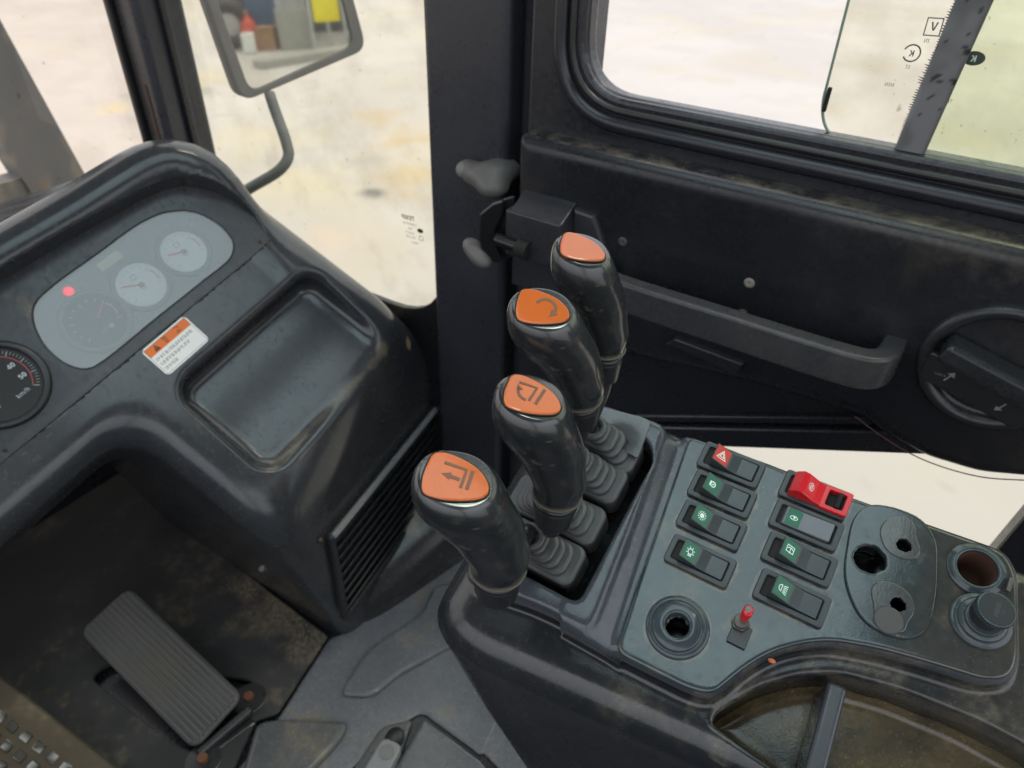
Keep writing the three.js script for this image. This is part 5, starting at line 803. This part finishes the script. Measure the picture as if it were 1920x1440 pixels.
// ------------------------------------------------------------------ outside: mirror, steel frame, yard things seen in the mirror
{
  const mp = at(530, 80, 1.5), view = mp.clone().sub(EYE).normalize(), refl = V(0.36, -0.135, 0.92).normalize(), mn = refl.clone().sub(view).normalize();
  const mi = thing('side_mirror', 'grey-framed wing mirror on a bent tube arm outside the quarter window', 'mirror', mp);
  const px = [[372, -60], [455, 180], [480, 190], [668, 105], [678, 80], [610, -150]];
  const bl = onPlane(470, 188, mp, mn), br = onPlane(676, 98, mp, mn), MF = new Frame(mp, br.clone().sub(bl), mn), P = l => l.map(([x, y]) => MF.uv(x, y));
  const out = roundPoly(P([[340, -130], [452, 192], [686, 92], [600, -230]]), 0.035, 8), inn = roundPoly(P([[362, -120], [468, 172], [662, 84], [585, -210]]), 0.028, 8);
  const cw = wear([0.09, 0.095, 0.1], 0.35);
  part('housing', paint(boxUV(onF(extrude(out, 0.03, 0.008, { seg: 4 }), MF, -0.032)), cw), std(WHITE, 0.75, { vertexColors: true }), mi);
  part('rim', paint(boxUV(onF(extrude(out, 0.008, 0.003, { holes: [inn.slice().reverse()] }), MF, -0.003)), cw), std(WHITE, 0.75, { vertexColors: true }), mi);
  { // slightly domed glass
    const g = new THREE.ShapeGeometry(new THREE.Shape(inn)); part('mirror_glass', onF(g, MF, 0.0005), M.mirror, mi); }
  const aD = 1.5; part('arm', tube([at(505, 175, 1.52), at(515, 205, 1.52), at(537, 268, 1.51), at(541, 292, 1.51), at(528, 315, 1.51), at(470, 352, 1.53), at(380, 405, 1.56), at(300, 460, 1.6)], 0.0115, 60, 12), std([0.11, 0.115, 0.12], 0.7), mi);
  // what the mirror sees, placed on the yard behind
  const hit = (x, y, dist) => { const p = onPlane(x, y, mp, mn), d = p.clone().sub(EYE).normalize(), r = d.reflect(mn); return p.addScaledVector(r, dist); };
  const toG = (x, y) => { const p = onPlane(x, y, mp, mn), d = p.clone().sub(EYE).normalize(), r = d.reflect(mn); return r.y < -0.02 ? p.addScaledVector(r, (GY - p.y) / r.y) : null; };
  // yard clutter that only the mirror shows: everything stands on the yard, turned to the mirror
  { const q0 = toG(545, 98), away = q0.clone().sub(mp).setY(0).normalize(), side = V(away.z, 0, -away.x), yaw = Math.atan2(-away.x, -away.z);
    const s1 = toG(480, 98).sub(q0).dot(side) < 0 ? 1 : -1;                               // + = to the right in the mirror
    const spot = (r, b) => q0.clone().addScaledVector(side, r * s1).addScaledVector(away, b);
    const put = (name, label, cat, r, b, list, turn = 0) => { const p = spot(r, b), t = thing(name, label, cat, p); t.rotation.y = yaw + turn; t.updateMatrixWorld(true); for (const [n, g, m] of list) { const me = new THREE.Mesh(boxUV(norm(g)), m); me.name = numbered(n); me.castShadow = me.receiveShadow = true; t.add(me); } return t; };
    const paint1 = (c, r = 0.6) => std(c, r, { map: speckT });
    const wall = []; for (let k = 0; k < 60; k++) wall.push(['sheet_rib', box(-6 + k * 0.2, -5.94 + k * 0.2, 0, 4, 0.03, 0.07, 0.01), null]);
    const wm = paint1([0.09, 0.1, 0.105]);
    const shed = put('shed', 'dark ribbed metal shed wall seen in the wing mirror', 'shed', 0.6, 2.2, [['wall', box(-6, 6, 0, 4.2, -0.2, 0.03, 0.01), wm]]);
    const rib = part('wall_ribs', wall.map(w => w[1]), wm, shed); rib.userData.kind = 'stuff'; rib.geometry = mergeGeometries(wall.map(w => norm(w[1])));
    put('cardboard_box', 'plain brown cardboard box standing in front of the shed, seen in the mirror', 'box', -0.33, 0.5, [['carton', box(-0.16, 0.16, 0, 0.36, -0.14, 0.14, 0.006), paint1([0.3, 0.18, 0.1], 0.9)], ['flap', box(-0.15, 0.15, 0.362, 0.366, 0.02, 0.2, 0.001), paint1([0.34, 0.21, 0.12], 0.9)]], 0.4);
    put('red_cylinder', 'small red gas bottle beside the cardboard box, seen in the mirror', 'gas bottle', -0.62, 0.55, [['bottle', new THREE.LatheGeometry([[0, 0], [0.12, 0], [0.13, 0.02], [0.13, 0.4], [0.06, 0.5], [0.03, 0.52], [0.03, 0.58], [0, 0.58]].map(p => new THREE.Vector2(...p)), 24), paint1([0.5, 0.06, 0.03])], ['valve', new THREE.CylinderGeometry(0.035, 0.035, 0.06, 12).translate(0, 0.6, 0), M.steel]]);
    const fins = []; for (let k = 0; k < 9; k++) fins.push(['fin', box(-0.24 + k * 0.055, -0.215 + k * 0.055, 0.62, 0.9, -0.1, 0.1, 0.006), paint1([0.6, 0.6, 0.58])]);
    put('finned_radiator', 'tall grey cabinet with white fins on top, seen in the mirror', 'radiator', 0.12, 0.45, [['cabinet', box(-0.27, 0.27, 0, 0.62, -0.2, 0.2, 0.01), paint1([0.27, 0.27, 0.24])], ...fins, ['cover', box(0.04, 0.27, 0.905, 1.02, -0.12, 0.12, 0.02), paint1([0.65, 0.66, 0.68])]]);
    put('blue_drum', 'blue drum behind the cardboard box, seen in the mirror', 'drum', -0.35, 1.3, [['drum_body', new THREE.CylinderGeometry(0.3, 0.3, 0.95, 28).translate(0, 0.475, 0), paint1([0.06, 0.11, 0.2])], ['lid', new THREE.CylinderGeometry(0.31, 0.31, 0.05, 28).translate(0, 0.95, 0), paint1([0.3, 0.34, 0.38])]]);
    put('steel_post', 'left galvanised post beside the yellow board, seen in the mirror', 'post', 0.42, 0.1, [['post', box(-0.025, 0.025, 0, 2.2, -0.025, 0.025, 0.004), paint1([0.42, 0.43, 0.43])], ['foot_plate', box(-0.07, 0.07, 0, 0.02, -0.07, 0.07, 0.004), paint1([0.3, 0.3, 0.3])]]);
    put('steel_post', 'right galvanised post beside the yellow board, seen in the mirror', 'post', 0.98, 0.1, [['post', box(-0.02, 0.02, 0, 2.2, -0.02, 0.02, 0.004), paint1([0.42, 0.43, 0.43])], ['foot_plate', box(-0.06, 0.06, 0, 0.02, -0.06, 0.06, 0.004), paint1([0.3, 0.3, 0.3])]]);
    put('yellow_board', 'bright yellow board between two posts, seen in the mirror', 'board', 0.7, 0.14, [['board_panel', box(-0.22, 0.22, 0.42, 1.1, -0.015, 0.015, 0.004), paint1([0.75, 0.62, 0.02])], ['stripe', box(-0.18, 0.18, 0.84, 0.87, 0.016, 0.019, 0.001), M.black], ['foot', box(-0.03, 0.03, 0, 0.42, -0.015, 0.015, 0.004), paint1([0.3, 0.3, 0.3])]]);
    put('orange_machine', 'orange machine arm standing by the shed, seen in the mirror', 'machine', 1.32, 0.5, [['arm_post', box(-0.14, 0.14, 0, 0.9, -0.12, 0.12, 0.04), paint1([0.5, 0.2, 0.03])], ['arm', box(-0.1, 0.1, 0, 1.1, -0.1, 0.1, 0.04).rotateZ(0.35).translate(0.03, 0.8, 0), paint1([0.5, 0.2, 0.03])], ['base', box(-0.3, 0.3, 0, 0.12, -0.25, 0.25, 0.02), paint1([0.1, 0.1, 0.1])]]);
    put('red_crate', 'red plastic crate stacked against the shed, seen in the mirror', 'crate', 0.05, 1.5, [['crate_body', box(-0.3, 0.3, 0, 1.5, -0.2, 0.2, 0.03), paint1([0.12, 0.12, 0.13])], ['crate_top', box(-0.26, 0.26, 1.5, 1.75, -0.18, 0.18, 0.03), paint1([0.55, 0.05, 0.03])]]);
    put('tyre', 'black tyre lying against the shed, seen in the mirror', 'tyre', -0.95, 0.7, [['rubber', new THREE.TorusGeometry(0.3, 0.12, 14, 36).rotateX(0.25).translate(0, 0.42, 0), M.rubber], ['wheel_rim', new THREE.CylinderGeometry(0.19, 0.19, 0.12, 28).rotateX(Math.PI / 2 + 0.25).translate(0, 0.42, 0), paint1([0.4, 0.4, 0.4])]]);
    put('white_jerrycan', 'white plastic jerrycan beside the red gas bottle, seen in the mirror', 'jerrycan', -0.66, 0.2, [['can_body', box(-0.11, 0.11, 0, 0.32, -0.08, 0.08, 0.03), paint1([0.6, 0.6, 0.57])], ['cap', new THREE.CylinderGeometry(0.03, 0.03, 0.04, 14).translate(0.06, 0.34, 0), paint1([0.5, 0.06, 0.03])]]);
    put('pallet_stack', 'stack of bare wooden pallets in front of the shed, seen in the mirror', 'pallets', -1.6, 0.9, Array.from({ length: 6 }, (_, k) => ['pallet_board', box(-0.5 + 0.02 * (k % 2), 0.5, k * 0.12, k * 0.12 + 0.07, -0.35, 0.35, 0.01), paint1([0.26, 0.2, 0.13])]));
    put('kerb_slab', 'low concrete kerb along the shed, seen in the mirror', 'kerb', 2.1, 0.1, [['slab', box(-1.1, 3, 0, 0.12, -0.15, 0.15, 0.02), paint1([0.28, 0.27, 0.24])]], -0.5);
  }

  // steel frame in front
  const bw = (x, y, z) => { const s = fbm(x * 14, y * 3, z * 6, 4), t = fbm(x * 60, y * 8, 3, 3); let k = mix3([0.085, 0.09, 0.095], [0.14, 0.14, 0.14], s); k = mix3(k, [0.22, 0.2, 0.15], sstep(0.66, 0.76, t) * 0.6); k = mix3(k, [0.18, 0.13, 0.06], sstep(0.72, 0.82, fbm(x * 20 + 4, y * 12, 1, 3)) * 0.6); return k; };
  const sf = thing('steel_guard', 'weathered dark steel guard made of an upright and a crossbar ahead of the windscreen', 'guard', V(0.95, 0, -2.2));
  const zf = new Frame(V(0, 0, -2.2), V(1, 0, 0), V(0, 0, 1)), q = l => l.map(([x, y]) => zf.uv(x, y));
  const upx = q([[0, 60], [150, 330], [60, 340], [0, 245]]);
  const dirU = upx[0].clone().sub(upx[1]).normalize(), dirL = upx[3].clone().sub(upx[2]).normalize();
  const fine = g => { return g; };
  const up = [upx[1].clone().addScaledVector(dirU, -0.5), upx[0].clone().addScaledVector(dirU, 1.4), upx[3].clone().addScaledVector(dirU, 1.5), upx[2].clone().addScaledVector(dirU, -0.4)];
  const strip = (a, b, c, d, n) => { const o = []; for (let i = 0; i <= n; i++) o.push(a.clone().lerp(b, i / n)); for (let i = 0; i <= n; i++) o.push(c.clone().lerp(d, i / n)); return o; };
  const gU = new THREE.BoxGeometry(1, 1, 1, 8, 80, 6); { const w = up[0].distanceTo(up[3]), h = up[0].distanceTo(up[1]), cc = up[0].clone().add(up[1]).add(up[2]).add(up[3]).multiplyScalar(0.25); gU.scale(w * 0.82, h, 0.08).rotateZ(Math.atan2(dirU.y, dirU.x) - Math.PI / 2).translate(cc.x, cc.y, -2.24); }
  part('upright', paint(boxUV(gU), bw), M.beam, sf);
  const hb = q([[-200, 470], [45, 318], [120, 352], [-100, 500]]);
  const yb = (zf.uv(0, 342).y + zf.uv(0, 412).y) / 2, hgt = zf.uv(0, 342).y - zf.uv(0, 412).y;
  part('crossbar', paint(boxUV(new THREE.BoxGeometry(2.2, hgt * 1.05, 0.07, 120, 6, 4).translate(-0.1, yb - 0.01, -2.245)), bw), M.beam, sf);
  part('lower_strip', paint(boxUV(new THREE.BoxGeometry(2.0, 0.02, 0.05, 60, 2, 2).translate(0.0, zf.uv(0, 400).y - 0.035, -2.16)), wear([0.3, 0.26, 0.16], 0.4)), M.beam, sf);
}

renderer.render(scene, camera);
